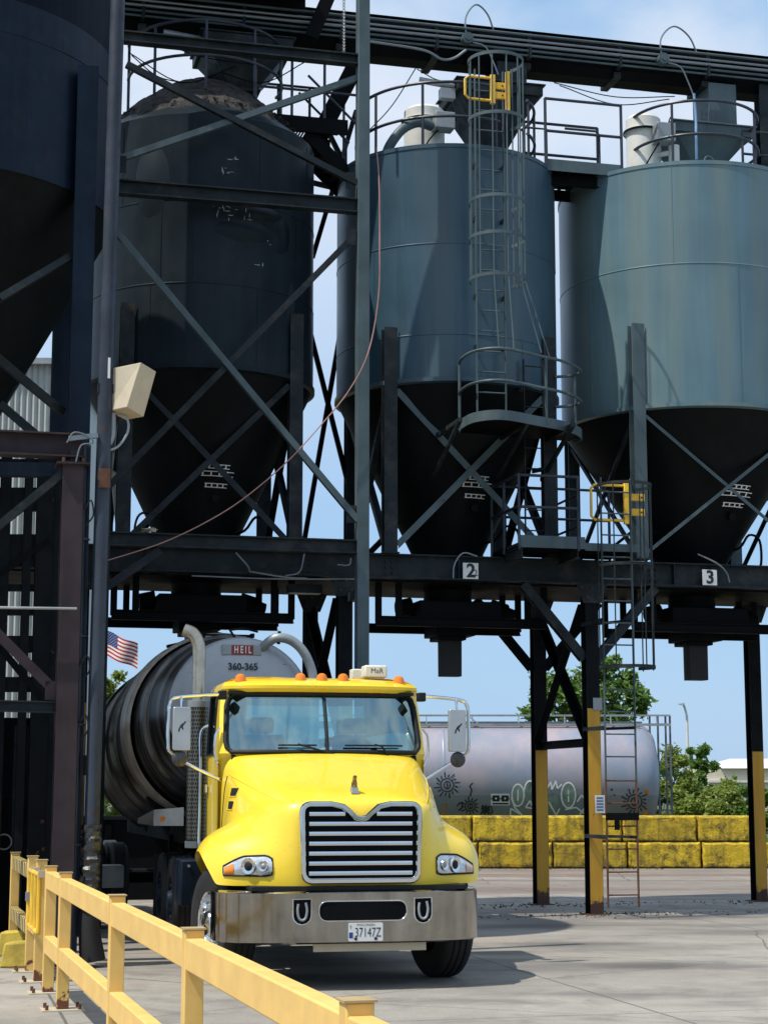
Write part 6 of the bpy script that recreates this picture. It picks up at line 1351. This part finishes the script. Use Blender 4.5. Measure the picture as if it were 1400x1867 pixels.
for i in range(13):
    mb.m = i % 2; mb.grid([[fp(j / 20, (i + k_ / 2) / 13) for j in range(21)] for k_ in range(3)])
mb.part('stripes', [M['frd'], M['fw']], t_, smooth=180)
mb = MB(); mb.grid([[fp(.42 * j / 9, 7 / 13 * i / 6, -.008) for j in range(10)] for i in range(7)]); ct = mb.part('canton', M['fb'], t_, smooth=180)
mb = MB()
for r_ in range(9):
    for c_i in range(6 if r_ % 2 == 0 else 5):
        a = .42 * (c_i + .5 + (.5 if r_ % 2 else 0)) / 6; b = 7 / 13 * (r_ + .6) / 9.2; c = fp(a, b, -.013)
        mb.add([c + Vec((.017 * (1 if i % 2 == 0 else .42) * math.sin(i * PI / 5), 0, .017 * (1 if i % 2 == 0 else .42) * math.cos(i * PI / 5))) for i in range(10)], [tuple(range(10))])
mb.part('stars', M['fw'], t_, ct, smooth=0)
t_ = thing('corrugated_shed', 'tall pale corrugated building showing through the gaps of the rear rack', 'building', (-11, 46, 0), 'world')
mb = MB(); rows = [[], []]; n_ = 240
for i in range(n_ + 1):
    xx = -17 + 9.0 * i / n_; yy = 44 + .04 * math.cos(i * PI / 2)
    rows[0].append(Vec((xx, yy, 0))); rows[1].append(Vec((xx, yy, 12.2)))
mb.grid(rows); mb.box((-17, 44.08, 0), (-8.0, 52, 12.2)); mb.part('wall', paint('pale_corrugated_sheet', (.36, .385, .37), .5, var=.08, streak=.2), t_, smooth=0)
MB().box((-17.2, 43.8, 12.2), (-7.8, 52.2, 12.35)).part('roof', M['galv'], t_)
# notices on the yard post
p = G(1094, 1467, -.13); t_ = thing('notice_sign', 'small white notice with blue print on the yellow-footed ladder post', 'sign', (p.x, -.125, p.z - .12))
MB().box((p.x - .075, -.125, p.z - .125), (p.x + .075, -.118, p.z + .125)).part('plate', M['sign'], t_, bevel=.004)
mb = MB()
for i in range(5): mb.box((p.x - .05, -.127, p.z - .09 + i * .042), (p.x + .05, -.1255, p.z - .09 + i * .042 + .02))
mb.each('print', paint('blue_print', (.03, .10, .25), .6), t_)
p = G(1090, 1284, -.13); solo(MB().box((p.x - .07, -.118, p.z - .09), (p.x + .07, -.112, p.z + .09)), 'blank_tag', 'small greyish blank tag at the top of the yellow paint on the ladder post', 'sign', M['galv'], (p.x, -.115, p.z), bevel=.003)

# dark long bin standing behind the trailer
bn = thing('steel_bin', 'long low black steel bin in the shade behind the tank trailer', 'bin', (-7.2, 5.2, 0))
x0, x1 = -11.5, -3.2
MB().box((x0, 5.0, 0), (x1, 6.6, 1.28)).part('body', M['post'], bn, bevel=.02)
mb = MB()
for i in range(9): x = x0 + (x1 - x0) * (i + .5) / 9; mb.box((x - .05, 4.93, .03), (x + .05, 4.999, 1.2))
mb.each('rib', M['black'], bn); MB().bar((x0, 4.98, 1.30), (x1, 4.98, 1.30), .12, .06).part('top_rim', M['steel'], bn)
